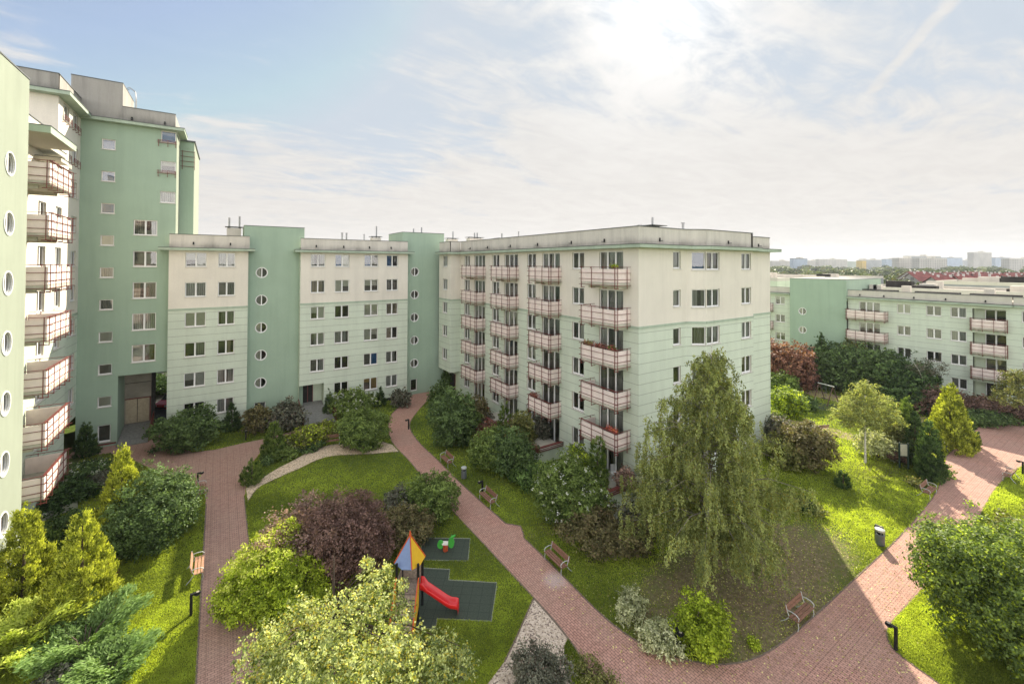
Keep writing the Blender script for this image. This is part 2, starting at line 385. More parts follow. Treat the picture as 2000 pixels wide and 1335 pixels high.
def cornice(fc, mb, a0, a1, z0, z1, dep, mat=None, cap=True):
    fc.box(mb, a0, a1, .004, dep, z0, z1, mat or TRIM)
    fc.box(mb, a0-.02, a1+.02, .003, dep+.03, z1, z1+.045, CAPM)
def scuppers(fc, mb, aa, z):
    for a in aa: fc.box(mb, a-.06, a+.06, .002, .05, z-.13, z+.13, DARK); fc.box(mb, a-.05, a+.05, .05, .28, z-.1, z-.05, CAPM)
ZT = [16.95-2.8*k for k in range(6)]       # window heads of the six storeys
ZS = [15.60-2.8*k for k in range(6)]       # sills
ZFL = [14.70-2.8*k for k in range(6)]      # floors

# ================= block M : corner block with four balcony bays
bm_ = thing('apartment_building', 'cream and pale green corner apartment block with four balcony columns behind the big birch', 'apartment block', (0, 0, 0))
fa = Face((0, 0), (0, 1), (-1, 0)); fb = Face((0, 0), (1, 0), (0, -1))
zones = [(11.72, PALE), (99, CREAM)]
bays = [dict(w=(5.4, 6.8), f=(1.38, 3.75), b=(.72, 4.15), p=1.42), dict(w=(11.78, 13.15), f=(8.38, 10.8), b=(8.15, 11.05), p=1.25),
        dict(w=(18.12, 19.5), f=(14.7, 17.12), b=(14.5, 17.65), p=1.2), dict(w=(24.6, 25.95), f=(21.05, 23.5), b=(20.9, 24.15), p=1.2)]
BAL = []
for k in range(6):
    for bi, b in enumerate(bays):
        window(fa, bm_, b['w'][0], b['w'][1], ZS[k], ZT[k], 2)
        if k < 5 or bi == 0 or True:
            window(fa, bm_, b['f'][0], b['f'][1], ZFL[k]+.06, ZT[k], 3, sill=False, name='balcony_door')
        if k < 5: BAL.append((bi, k, balcony(fa, bm_, b['b'][0], b['b'][1], ZFL[k], b['p'])))
    window(fb, bm_, 3.72, 4.6, ZS[k]+.1, ZT[k], 1, cur=[rnd.choice([5, 0, None])])
# projecting wing at the far end, u=-1.3
fw_ = Face((-1.3, 27), (0, 1), (-1, 0)); fws = Face((-1.3, 27), (1, 0), (0, -1))
for k in range(5): window(fw_, bm_, .9, 2.2, ZS[k], ZT[k], 2)
wl = MB()
fa.wall(wl, 0, 27.0, -.3, 17.3, zones); fw_.wall(wl, 0, 3.3, 3.1, 17.3, zones); fws.wall(wl, 0, 1.3, 3.1, 17.3, zones)
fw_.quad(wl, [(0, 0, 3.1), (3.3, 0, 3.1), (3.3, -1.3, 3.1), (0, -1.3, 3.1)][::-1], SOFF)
fa.wall(wl, 27.0, 30.3, -.3, 3.1, [(99, PALEP)])
# gable wall, canted bay 6.57..13.18 standing 0.8 m proud
fs = Face((5.26, 0), (1.31/1.535, -.8/1.535), (-.8/1.535, -1.31/1.535)); fc_ = Face((0, -.8), (1, 0), (0, -1)); fr_ = Face((13.18, -.8), (0, 1), (1, 0))
for k in range(6):
    window(fs, bm_, .42, 1.50, ZS[k], ZT[k], 1, sill=True, cur=[4 if k == 0 else rnd.choice([5, None, 0])])
    window(fc_, bm_, 6.62, 8.3, ZS[k], ZT[k], 2)
    window(fc_, bm_, 11.4, 12.85, ZS[k], ZT[k], 2)
fb.wall(wl, 0, 5.26, -.3, 17.3, zones); fs.wall(wl, 0, 1.535, -.3, 17.3, zones); fc_.wall(wl, 6.57, 13.18, -.3, 17.3, zones); fr_.wall(wl, 0, .8, -.3, 17.3, zones)
fb.wall(wl, 13.18, 17.6, -.3, 17.3, zones)
wl.poly([(17.6, 0, -.3), (17.6, 43, -.3), (17.6, 43, 17.3), (17.6, 0, 17.3)], PALE)
wl.poly([(17.6, 43, -.3), (0, 43, -.3), (0, 43, 17.3), (17.6, 43, 17.3)], PALE)
wl.build('wall', bm_)
rf = MB()
fp = [(-1.3, 30.3), (-1.3, 27), (0, 27), (0, 0), (5.26, 0), (6.57, -.8), (13.18, -.8), (13.18, 0), (17.6, 0), (17.6, 43), (-.29, 43), (-.29, 30.3)]
rf.poly([(x, y, 17.6) for x, y in fp], ROOFM)
rf.poly([(x, y, 17.29) for x, y in reversed(fp)], ROOFM)
rf.build('roof', bm_)
co = MB()
D_ = .62
ring_o = [(-1.3-D_, 30.296), (-1.3-D_, 27-D_), (-D_, 27-D_), (-D_, -D_), (4.98, -D_), (6.3, -.8-D_), (13.18+.3, -.8-D_), (13.9, -D_), (18.4, -D_), (18.4, .4), (17.62, .4), (17.62, .002), (13.16, .002), (13.16, -.796), (6.57, -.796), (5.26, .004), (.004, .004), (.004, 27.004), (-1.296, 27.004), (-1.296, 30.296)]
def ring_prism(mb, pts, z0, z1, mat):
    mb.prism(pts, z0, z1, mat)
ring_prism(co, ring_o, 17.13, 17.36, TRIM); co.build('cornice', bm_)
ca_ = MB()
ring_c = [(x-(.03 if x < 5 else 0), y-.03) for x, y in ring_o[:10]]+ring_o[10:]
ring_prism(ca_, ring_c, 17.364, 17.40, CAPM)
# string course
for F_, a0, a1 in ((fa, -.0, 26.94), (fw_, -.05, 3.29), (fws, -.05, 1.24), (fb, -.05, 5.24), (fs, .02, 1.52), (fc_, 6.58, 13.2), (fr_, .0, .74), (fb, 13.24, 17.62)):
    F_.box(ca_, a0, a1, .003, .05, 11.58, 11.75, TRIM)
ca_.build('string_course', bm_)
pa = MB()
def para(mb, F_, a0, a1, z0, z1, mat, t=.25, capw=.05):
    F_.box(mb, a0, a1, -t, -.02, z0, z1, mat); F_.box(mb, a0-.02, a1+.02, -t-.03, .02, z1, z1+capw, CAPM)
para(pa, fa, 0.02, 27, 17.4, 18.60, PARA); para(pa, fb, .27, 5.3, 17.4, 18.6, PARA); para(pa, fs, .0, 1.5, 17.4, 18.6, PARA)
para(pa, fc_, 6.55, 13.16, 17.4, 18.6, PARA); para(pa, fr_, .02, .8, 17.4, 18.6, PARA); para(pa, fb, 12.9, 14.7, 17.4, 18.6, PARA)
para(pa, fb, 14.75, 17.58, 17.4, 18.42, PARA)
para(pa, fw_, 0, 3.3, 17.4, 18.6, PARA); para(pa, fws, .02, 1.3, 17.4, 18.6, PARA)
pa.box(17.35, .3, 17.4, 17.59, 42.9, 18.4, PARA); pa.box(.3, 42.7, 17.4, 17.3, 42.95, 18.4, PARA)
scuppers(fa, pa, [3.2, 6.9, 11.5, 16, 20.5, 24.5], 17.75); scuppers(fb, pa, [2.2], 17.75); scuppers(fc_, pa, [9.5], 17.75); scuppers(fb, pa, [15.6], 17.7)
pa.build('parapet', bm_)
# entrance recess under the far wing
en = MB(); fa.box(en, 28.2, 29.6, .003, .06, .15, 2.5, DARK); fa.box(en, 28.15, 28.2, .003, .09, .15, 2.55, RAIL); fa.box(en, 29.6, 29.65, .003, .09, .15, 2.55, RAIL); en.build('door', bm_)

# ================= block L : mid block with two mint stair towers
bl = thing('apartment_building', 'cream and pale green middle block with two mint green stair towers of round windows', 'apartment block', (-14, 30.3, 0))
fl = Face((0, 30.3), (1, 0), (0, -1)); ft = Face((0, 31.1), (1, 0), (0, -1))
for k in range(6):
    window(fl, bl, -26.68, -25.08, ZS[k], ZT[k], 2); window(fl, bl, -24.15, -22.78, ZS[k], ZT[k], 2)
L2c = {(0, 2): [4, None], (0, 3): [4, None], (0, 1): [4, 6], (2, 0): [2, 2], (4, 2): [None, 4], (5, 2): [3, 3], (2, 2): [6, 6], (3, 2): [6, 6]}
for k in range(6):
    for j, (a0, a1) in enumerate(((-16.0, -14.6), (-13.58, -12.08), (-10.45, -8.87), (-7.92, -6.55))):
        if k == 5 and j == 0: continue
        window(fl, bl, a0, a1, ZS[k], ZT[k], 2, cur=L2c.get((k, j)))
for k in range(5): round_window(ft, bl, -20.48, 15.0-2.8*k); round_window(ft, bl, -4.18, 14.98-2.8*k)
window(ft, bl, -21.0, -20.0, .45, 1.85, 1, sill=False); window(ft, bl, -4.62, -3.8, .42, 1.85, 1, sill=False, cur=[None])
wl = MB()
fl.wall(wl, -27.9, -21.7, .35, 17.3, zones)
fl.wall(wl, -17.0, -14.6, 3.1, 17.3, zones); fl.wall(wl, -14.6, -5.35, .35, 17.3, zones)
ft.wall(wl, -22.05, -16.55, 0, 19.72, [(99, GREEN)]); ft.wall(wl, -5.75, -.30, 0, 19.76, [(99, GREEN)])
for u0, s_ in ((-21.7, 1), (-17.0, -1), (-5.35, 1)):
    P = [(u0, 30.3, -.2), (u0, 31.6, -.2), (u0, 31.6, 17.3), (u0, 30.3, 17.3)]; wl.poly(P if s_ > 0 else P[::-1], PALE)
wl.poly([(-27.9, 30.3, .3), (-27.9, 31.0, .3), (-27.9, 31.0, 17.3), (-27.9, 30.3, 17.3)][::-1], PALE)
wl.poly([(-27.9, 31, 0), (-27.9, 43, 0), (-27.9, 43, 6.0), (-27.9, 31, 6.0)][::-1], PALEP)
# recessed entrance of L2
wl.poly([(-17, 31.62, -.2), (-14.6, 31.62, -.2), (-14.6, 31.62, 3.1), (-17, 31.62, 3.1)], PALEP)
wl.poly([(-14.6, 30.3, -.2), (-14.6, 30.3, 3.1), (-14.6, 31.6, 3.1), (-14.6, 31.6, -.2)], PALEP)
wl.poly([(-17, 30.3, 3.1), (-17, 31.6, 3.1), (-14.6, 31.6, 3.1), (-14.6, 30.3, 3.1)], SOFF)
for u0, u1, zt in ((-22.05, -16.55, 19.72), (-5.75, -.30, 19.76)):
    wl.poly([(u1, 31.1, 17), (u1, 36.5, 17), (u1, 36.5, zt), (u1, 31.1, zt)], GREEN); wl.poly([(u0, 31.1, 17), (u0, 36.5, 17), (u0, 36.5, zt), (u0, 31.1, zt)][::-1], GREEN)
    wl.poly([(u1, 36.5, 17), (u0, 36.5, 17), (u0, 36.5, zt), (u1, 36.5, zt)], GREEN)
wl.poly([(-27.9, 43, 0), (-.3, 43, 0), (-.3, 43, 17.3), (-27.9, 43, 17.3)][::-1], PALE)
wl.build('wall', bl)
rf = MB(); rf.poly([(-27.9, 31.1, 17.6), (-.3, 31.1, 17.6), (-.3, 43, 17.6), (-27.9, 43, 17.6)], ROOFM)
for q0, q1 in ((-27.9, -21.7), (-17.0, -5.35)): rf.poly([(q0, 30.3, 17.6), (q1, 30.3, 17.6), (q1, 31.1, 17.6), (q0, 31.1, 17.6)], ROOFM)
rf.box(-22.07, 31.08, 19.725, -16.53, 36.52, 19.78, CAPM); rf.box(-5.77, 31.08, 19.765, -.28, 36.52, 19.82, CAPM); rf.build('roof', bl)
for a0, a1 in ((-28.6, -21.15), (-17.6, -4.75)):
    co = MB(); cornice(fl, co, a0, a1, 17.13, 17.36, .62)
    fl.box(co, a0, a0+.6 if a0 < -28 else a0+.58, -.75, .0, 17.135, 17.355, TRIM); fl.box(co, a1-.56, a1, -.75, .0, 17.135, 17.355, TRIM); co.build('cornice', bl)
st = MB(); fl.box(st, -27.92, -21.68, .003, .05, 11.58, 11.75, TRIM); fl.box(st, -17.02, -5.33, .003, .05, 11.58, 11.75, TRIM); st.build('string_course', bl)
pa = MB(); para(pa, fl, -27.88, -21.6, 17.41, 18.6, PARA); para(pa, fl, -16.98, -5.37, 17.41, 18.58, PARA)
pa.box(-21.85, 30.56, 17.41, -21.62, 31.08, 18.6, PARA); pa.box(-5.6, 30.56, 17.41, -5.39, 31.08, 18.58, PARA)
pa.box(-27.88, 42.7, 17.6, -.5, 42.95, 18.4, PARA)
scuppers(fl, pa, [-26.1, -23.2, -15.5, -12.7, -9.9, -7.4], 17.8); pa.build('parapet', bl)
pl = MB(); fl.box(pl, -27.88, -21.72, -.2, -.06, -.3, .36, DARK); fl.box(pl, -14.58, -5.37, -.2, -.06, -.3, .36, DARK)
for a in (-24.6, -22.6): fl.box(pl, a, a+.7, -.055, .12, .1, .45, SILLM)
pl.build('plinth', bl)
en = MB(); fe = Face((0, 31.62), (1, 0), (0, -1)); fe.box(en, -16.5, -15.55, .003, .06, .95, 2.95, DARK)
for a in (-16.56, -15.55, -16.05): fe.box(en, a, a+.06, .003, .09, .95, 3.0, RAIL)
en.build('door', bl)
rp = MB(); RAMP = plain('ramp_tiles', (.19, .19, .175), .8, var=.2)
rp.hexa([(-17.0, 26.6, 0), (-14.1, 26.6, 0), (-14.1, 31.6, 0), (-17.0, 31.6, 0), (-17.0, 26.6, .06), (-14.1, 26.6, .06), (-14.1, 31.6, .95), (-17.0, 31.6, .95)], RAMP)
for a in (-17.05, -14.05):
    rp.tube([(a, 26.6, .95), (a, 30.4, 1.75)], .04, RAIL); rp.tube([(a, 26.6, .5), (a, 30.4, 1.3)], .03, RAIL)
    for k in range(12): y = 26.6+k*.34; rp.tube([(a, y, 0), (a, y, .95+.8*k/11.2)], .02, RAIL, 4)
rp.build('entrance_ramp', bl)

# ================= tower and left wing
bt = thing('apartment_tower', 'tall mint green tower with an open passage at its foot', 'tower block', (-31, 31, 0))
fT = Face((0, 31), (1, 0), (0, -1))
for k in range(10):
    z = 25.85-2.8*k
    if k < 9: window(fT, bt, -32.66, -31.76, z if k else 25.85, z+.9, 1, cur=[4] if k < 3 else [rnd.choice([6, 6, 5, None])])
window(fT, bt, -32.62, -31.78, .45, 1.9, 1, cur=[None])
for k in range(5): window(fT, bt, -30.48, -28.82, 18.45-2.85*k, 19.82-2.8*k, 2)
for k in range(3): window(fT, bt, -28.66, -27.55, 27.1-2.8*k, 28.15-2.8*k, 1, cur=[[4], [6], [0]][k])
wl = MB()
fT.wall(wl, -34.0, -31.35, -.2, 28.2, [(99, GREEN)]); fT.wall(wl, -31.35, -27.5, 6.0, 28.2, [(99, GREEN)])
wl.poly([(-27.5, 31, 6), (-27.5, 34.2, 6), (-27.5, 34.2, 28.2), (-27.5, 31, 28.2)], LIME)
wl.poly([(-27.5, 34.2, 6), (-26.35, 34.2, 6), (-26.35, 34.2, 28.1), (-27.5, 34.2, 28.1)], GREEN)
wl.poly([(-26.35, 34.2, 6), (-26.35, 43, 6), (-26.35, 43, 28.1), (-26.35, 34.2, 28.1)], LIME)
wl.poly([(-34, 43, 0), (-31.35, 43, 0), (-31.35, 43, 28.2), (-34, 43, 28.2)][::-1], GREEN); wl.poly([(-31.35, 43, 6), (-26.35, 43, 6), (-26.35, 43, 28.2), (-31.35, 43, 28.2)][::-1], GREEN)
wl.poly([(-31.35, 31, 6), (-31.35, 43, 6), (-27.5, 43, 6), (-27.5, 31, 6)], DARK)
wl.poly([(-31.35, 31, -.2), (-31.35, 34.0, -.2), (-31.35, 34.0, 6), (-31.35, 31, 6)], GREEN)
wl.build('wall', bt)
pg = MB(); CON = plain('passage_concrete', (.27, .25, .205), .9, var=.2, scale=1.0); DOORM = plain('passage_door', (.40, .34, .24), .6)
pg.box(-31.35, 34.0, -.2, -29.4, 34.2, 5.98, CON); pg.box(-29.398, 33.95, -.2, -29.12, 34.5, 5.98, DARK)
pg.box(-31.25, 33.93, .9, -29.55, 33.99, 3.1, DOORM); pg.box(-29.5, 33.9, .9, -29.42, 33.99, 3.15, RAIL); pg.box(-31.3, 33.9, 3.12, -29.42, 33.99, 3.2, RAIL); pg.box(-30.42, 33.91, .95, -30.38, 33.928, 3.1, DARK)
pg.box(-31.3, 33.96, 4.6, -29.45, 33.995, 4.64, DARK)
pg.build('passage_wall', bt)
sp = MB(); sp.hexa([(-31.3, 30.2, 0), (-29.2, 30.2, 0), (-29.2, 33.9, 0), (-31.3, 33.9, 0), (-31.3, 30.2, .08), (-29.2, 30.2, .08), (-29.2, 33.9, .85), (-31.3, 33.9, .85)], RAMP)
for y in np.linspace(30.3, 33.7, 11): sp.tube([(-29.15, y, 0), (-29.15, y, 1.0+.75*(y-30.2)/3.7)], .02, RAIL, 4)
sp.tube([(-29.15, 30.3, 1.0), (-29.15, 33.7, 1.75)], .04, RAIL); sp.tube([(-29.15, 30.3, .5), (-29.15, 33.7, 1.25)], .03, RAIL)
sp.build('entrance_ramp', bt)
co = MB(); cornice(fT, co, -34.0, -26.9, 28.2, 28.45, .62); co.box(-27.49, 31.0, 28.2, -26.9, 33.9, 28.45, TRIM); co.box(-27.49, 31.02, 28.452, -26.87, 33.9, 28.5, CAPM)
co.build('cornice', bt)
co = MB(); fT.box(co, -34, -31.4, .003, .05, .18, .3, RAIL); co.build('plinth_band', bt)
pa = MB(); para(pa, fT, -31.33, -27.62, 28.5, 29.8, PARAT); pa.box(-27.9, 31.27, 28.5, -27.64, 42.8, 29.8, PARAT)
pa.box(-34.64, 31.02, 28.46, -31.34, 36.5, 31.85, PARAT); pa.box(-34.66, 31.0, 31.85, -31.32, 36.52, 31.92, CAPM)
scuppers(fT, pa, [-30.7, -28.4], 28.85); pa.build('parapet', bt)
ROOF2 = MB(); ROOF2.box(-34, 31.3, 28.15, -27.9, 42.9, 28.5, ROOFM); ROOF2.box(-27.6, 34.1, 28.1, -26.25, 42.9, 28.25, CAPM); ROOF2.build('roof', bt)
ld = MB(); STEEL = plain('galvanised_steel', (.30, .31, .32), .4, .6)
for y in (36.1, 36.5):
    ld.tube([(-31.05, y-.9, 28.5), (-31.05, y-.9, 32.0), (-31.1, y-.9, 32.6), (-31.5, y-.9, 32.9), (-31.9, y-.9, 32.6), (-31.9, y-.9, 31.9)], .03, STEEL, 5)
for z in np.arange(28.8, 32.2, .3): ld.tube([(-31.05, 35.2, z), (-31.05, 35.6, z)], .018, STEEL, 4)
ld.build('roof_ladder', bt)
# window guards on top storeys
def guard(F_, a0, a1, z, par):
    gd = MB()
    for h in (0, .12, .24): F_.box(gd, a0-.25, a1+.12, .12, .15, z+h-.02, z+h+.015, RAIL)
    for a in (a0-.15, (a0+a1)/2, a1+.05): F_.box(gd, a-.02, a+.02, .0, .118, z-.3, z-.25, RAIL); F_.box(gd, a-.02, a+.02, .151, .18, z-.35, z+.27, RAIL)
    gd.build('window_guard', par)
guard(fT, -28.66, -27.62, 27.0, bt); guard(fT, -28.66, -27.62, 24.2, bt)
gd = MB()
# terrace rail beside the top
for z in (25.6, 26.1, 26.6, 27.1): gd.box(-27.45, 34.14, z, -26.3, 34.18, z+.035, RAIL)
for a in (-27.3, -26.32): gd.box(a, 34.09, 25.3, a+.04, 34.13, 27.2, RAIL)
gd.build('terrace_railing', bt)

bw = thing('apartment_building', 'white and bluish shaded wing joining the tall tower at the left', 'apartment block', (-36, 28, 0))
fW = Face((-34, 0), (0, 1), (1, 0)); fWs = Face((0, 25.2), (1, 0), (0, -1))
for k in range(10):
    if k < 9:
        window(fW, bw, 28.85, 30.3, 26.9-2.82*k, 28.2-2.82*k, 2); window(fW, bw, 26.35, 27.8, 26.9-2.82*k, 28.2-2.82*k, 2)
wl = MB(); zw = [(11.72, PALE), (99, CREAM)]
fW.wall(wl, 25.2, 31.0, 3.0, 28.3, zw); fWs.quad(wl, [(-46, 0, 0), (-34, 0, 0), (-34, 0, 28.3), (-46, 0, 28.3)], CREAM)
wl.poly([(-34, 25.2, 3.0), (-34.8, 25.2, 3.0), (-34.8, 31, 3.0), (-34, 31, 3.0)], SOFF); wl.poly([(-34.8, 25.2, -.2), (-34.8, 31, -.2), (-34.8, 31, 3), (-34.8, 25.2, 3)], PALEP)
wl.poly([(-46, 25.2, 0), (-46, 43, 0), (-46, 43, 28.3), (-46, 25.2, 28.3)][::-1], CREAM); wl.poly([(-34, 43, 0), (-46, 43, 0), (-46, 43, 28.3), (-34, 43, 28.3)], CREAM)
wl.build('wall', bw)
rf = MB(); rf.box(-46, 25.3, 28.31, -34.02, 43, 28.4, ROOFM); rf.build('roof', bw)
co = MB(); cornice(fWs, co, -46, -33.25, 28.3, 28.55, .7, TRIM); fW.box(co, 25.2, 30.38, .003, .75, 28.3, 28.55, TRIM); fW.box(co, 25.2, 30.36, .003, .78, 28.552, 28.6, CAPM)
co.build('cornice', bw)
co = MB(); fW.box(co, 25.22, 30.98, .003, .05, 11.58, 11.75, TRIM); co.build('string_course', bw)
pa = MB(); para(pa, fWs, -46, -34.02, 28.6, 29.95, PARAT); fW.box(pa, 25.24, 31, -.27, -.02, 28.6, 29.95, PARAT); fW.box(pa, 25.2, 31.0, -.29, .02, 29.951, 30.0, CAPM)
scuppers(fWs, pa, [-35.7], 28.95); pa.build('parapet', bw)
for k in (0, 1): guard(fW, 28.85, 30.3, 26.95-2.82*k, bw); guard(fW, 26.35, 27.8, 26.95-2.82*k, bw)

bs = thing('apartment_building', 'sunlit near left block with a column of round stair windows and corner balconies', 'apartment block', (-36, 15, 0))
fS = Face((-32, 0), (0, 1), (1, 0)); fSn = Face((0, 12.25), (1, 0), (0, 1)); fN = Face((-33.2, 0), (0, 1), (1, 0))
for k in range(8): round_window(fS, bs, 9.98, 20.6-2.8*k, .55)
wl = MB(); fS.wall(wl, 7.2, 12.15, 0, 25.3, [(99, LIME)])
wl.poly([(-32, 12.15, 0), (-33.2, 12.15, 0), (-33.2, 12.15, 25.3), (-32, 12.15, 25.3)], LIME); wl.poly([(-38, 7.2, 0), (-32, 7.2, 0), (-32, 7.2, 25.3), (-38, 7.2, 25.3)], LIME)
wl.poly([(-38, 12.15, 22), (-33.2, 12.15, 22), (-33.2, 12.15, 25.3), (-38, 12.15, 25.3)][::-1], LIME); wl.poly([(-38, 7.2, 0), (-38, 12.15, 0), (-38, 12.15, 25.3), (-38, 7.2, 25.3)][::-1], LIME)
FL2 = [20.35-2.8*k for k in range(7)]
for k, z in enumerate(FL2):
    window(fN, bs, 13.6, 16.2, z+.05, z+2.2, 3, sill=False, name='balcony_door'); window(fN, bs, 18.4, 19.8, z+.9, z+2.25, 2); window(fN, bs, 21.6, 22.9, z+.9, z+2.25, 2)
fN.wall(wl, 12.15, 24.3, 0, 22.9, zw)
wl.poly([(-33.2, 24.3, 0), (-34.0, 24.3, 0), (-34.0, 24.3, 22.9), (-33.2, 24.3, 22.9)], CREAM); wl.poly([(-34, 24.3, 0), (-34, 25.19, 0), (-34, 25.19, 23), (-34, 24.3, 23)], CREAM)
wl.build('wall', bs)
rf = MB(); rf.box(-46, 12.17, 22.91, -33.22, 25.15, 23.2, ROOFM); rf.poly([(-38, 7.2, 25.31), (-32, 7.2, 25.31), (-32, 12.15, 25.31), (-38, 12.15, 25.31)], ROOFM)
rf.box(-38, 7.18, 25.32, -31.97, 12.18, 25.39, CAPM); rf.build('roof', bs)
co = MB(); fN.box(co, 12.7, 17.3, .01, 1.85, 22.85, 23.15, SOFF); fN.box(co, 12.68, 17.32, 1.852, 1.87, 22.84, 23.2, TRIM); fN.box(co, 12.675, 12.695, .01, 1.85, 22.84, 23.2, TRIM); fN.box(co, 12.66, 17.34, .01, 1.9, 23.201, 23.24, CAPM)
fN.box(co, 17.345, 20.4, .01, .75, 22.85, 23.15, SOFF); fN.box(co, 17.35, 20.42, .01, .78, 23.151, 23.2, CAPM)
fN.box(co, 17.6, 19.1, .01, 1.15, 22.2, 22.42, SOFF); fN.box(co, 17.58, 19.12, .01, 1.18, 22.421, 22.46, CAPM); co.build('cornice', bs)
pa = MB(); fN.box(pa, 12.2, 24.3, -.25, -.02, 23.25, 24.6, CREAM); fN.box(pa, 12.16, 24.33, -.28, .02, 24.601, 24.66, CAPM); pa.build('parapet', bs)
for k, z in enumerate(FL2): BAL.append(('left', k, balcony(fN, bs, 13.15, 17.0, z, 1.75)))

# ================= right block
br = thing('apartment_building', 'four storey pale green block with pink balconies beyond the dark hedge trees', 'apartment block', (52, 0, 0))
fR = Face((49.3, 0), (0, -1), (-1, 0))       # a = -v
fR2 = Face((48.9, 0), (0, -1), (-1, 0))
zR = [(99, PALE)]
for k in range(4):
    zt, zs_ = 11.02-2.8*k, 9.8-2.8*k
    window(fR, br, -3.7, -1.4, zs_+.05-.8, zt, 3, sill=False, name='balcony_door')
    for a0, a1 in ((.34, 1.68), (3.14, 4.52), (5.3, 6.65)): window(fR, br, a0, a1, zs_, zt, 2)
    fR.open.append((7.15, 9.75, zs_-.9, zt, False))
    window(fR, br, 10.9, 12.3, zs_, zt, 2)
    window(fR, br, 13.9, 15.3, zs_, zt, 2)
    window(fR, br, -14.6, -13.2, zs_, zt, 2); window(fR, br, -17.5, -15.3, zs_-.75, zt, 3, sill=False, name='balcony_door')
    if k < 3: balcony(fR, br, -4.8, -.6, zs_-.95, 1.1); balcony(fR, br, -18.2, -14.9, zs_-.95, 1.1); balcony(fR, br, 7.1, 9.8, zs_-.95, .5)
for k in range(3): round_window(fR2, br, -10.56, 9.05-2.8*k)
window(fR2, br, -10.9, -10.1, .5, 1.8, 1, cur=[None])
wl = MB()
fR.wall(wl, -5.0, 18.0, -.2, 11.55, zR); fR.wall(wl, -22, -12.3, -.2, 11.55, zR); fR2.wall(wl, -12.3, -5.0, -.2, 13.9, [(99, GREEN)])
for k in range(4):      # loggia back walls
    zt, zs_ = 11.02-2.8*k, 9.8-2.8*k
    fl_ = Face((50.4, 0), (0, -1), (-1, 0)); fl_.quad(wl, [(7.1, 0, zs_-.95), (9.8, 0, zs_-.95), (9.8, 0, zt+.05), (7.1, 0, zt+.05)], PALEP)
    for a, w_ in ((7.15, 1), (9.75, -1)):
        P = [(a, 0, zs_-.9), (a, -1.1, zs_-.9), (a, -1.1, zt), (a, 0, zt)]; fR.quad(wl, P if w_ > 0 else P[::-1], PALEP)
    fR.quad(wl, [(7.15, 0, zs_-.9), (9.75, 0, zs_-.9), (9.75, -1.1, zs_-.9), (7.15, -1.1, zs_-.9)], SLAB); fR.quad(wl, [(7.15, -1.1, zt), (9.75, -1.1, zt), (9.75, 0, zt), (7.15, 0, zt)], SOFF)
for k in range(4):
    zt, zs_ = 11.02-2.8*k, 9.8-2.8*k
    fq = Face((50.3, 0), (0, -1), (-1, 0)); window(fq, br, 8.0, 9.7, zs_-.8, zt-.1, 2, sill=False, rec=-.05, dep=.05, name='balcony_door')
wl.poly([(48.9, 12.3, -.2), (48.9, 12.3, 13.9), (62, 12.3, 13.9), (62, 12.3, -.2)], GREEN); wl.poly([(48.9, 5, 11), (62, 5, 11), (62, 5, 13.9), (48.9, 5, 13.9)], GREEN)
wl.poly([(62, -18, 0), (62, 22, 0), (62, 22, 11.5), (62, -18, 11.5)], PALE); wl.poly([(49.3, 22, 0), (49.3, 22, 11.5), (62, 22, 11.5), (62, 22, 0)], PALE); wl.poly([(49.3, -18, 0), (62, -18, 0), (62, -18, 11.5), (49.3, -18, 11.5)], PALE)
wl.build('wall', br)
rf = MB(); ROOFP = plain('pale_roof_gravel', (.50, .44, .37), .95, var=.12, scale=.5)
rf.box(49.4, -17.9, 11.6, 61.9, 21.9, 11.95, ROOFP); rf.box(48.9, 5.02, 13.9, 61, 12.32, 13.98, CAPM)
for a in (-15, -10.2, -5, 1.2): rf.box(54.5, a, 11.96, 55.9, a+4.2, 12.5, DARK)
for a in (-11.6, -7.8, .2, 3.4, 3.9): rf.box(56.5, a, 11.96, 57.3, a+.9, 13.1, PARAR)
rf.build('roof', br)
for a0, a1, d_ in ((-5.0, 10.3, .55), (-22, -12.35, .55), (10.34, 18, .3)): co = MB(); cornice(fR, co, a0, a1, 11.4, 11.62, d_); co.build('cornice', br)
pa = MB(); para(pa, fR, -5.0, 10.2, 11.67, 12.52, PARAR); para(pa, fR, 10.3, 18, 11.67, 12.5, PARAR); para(pa, fR, -22, -12.35, 11.67, 12.5, PARAR)
scuppers(fR, pa, [-3.6, -1.0, 2, 4.9, 8.2], 11.9); pa.build('parapet', br)

# ================= roof furniture
def chimney(u, v, z0, w_, d_, h, pipes, label, plate=True):
    t = thing('chimney', label, 'chimney', (u, v, z0))
    m = MB(); m.box(u-w_/2, v-d_/2, z0, u+w_/2, v+d_/2, z0+h, PARA); m.build('stack', t)
    m = MB()
    if plate: m.box(u-w_/2-.15, v-d_/2-.15, z0+h+.12, u+w_/2+.15, v+d_/2+.15, z0+h+.17, CAPM)
    for a in (-w_/2+.1, w_/2-.1): m.box(u+a-.04, v-.04, z0+h, u+a+.04, v+.04, z0+h+.12, CAPM)
    m.build('cover_plate', t)
    m = MB()
    for p_, ph in pipes: m.tube([(u+p_, v, z0+h), (u+p_, v, z0+h+ph), (u+p_, v, z0+h+ph)], .09, STEEL, 8)
    m.build('flue', t)
chimney(-22.9, 33.6, 17.6, 1.25, 1, 1.95, [(-.4, 1.1), (.5, 1.3)], 'square chimney with two steel flues left of the first mint stair tower')
chimney(-7.6, 36, 17.6, 1.1, 1, 1.65, [(.1, 1.5)], 'square chimney with one tall flue left of the second mint stair tower')
chimney(-2.5, 34.5, 19.8, 1.6, 1, .05, [(-.6, .7), (.5, .9)], 'low chimney plate with two flues on top of the second stair tower')
chimney(2.6, 35, 17.6, 1.4, 1, 1.75, [(.2, 1.1)], 'chimney just right of the second stair tower')
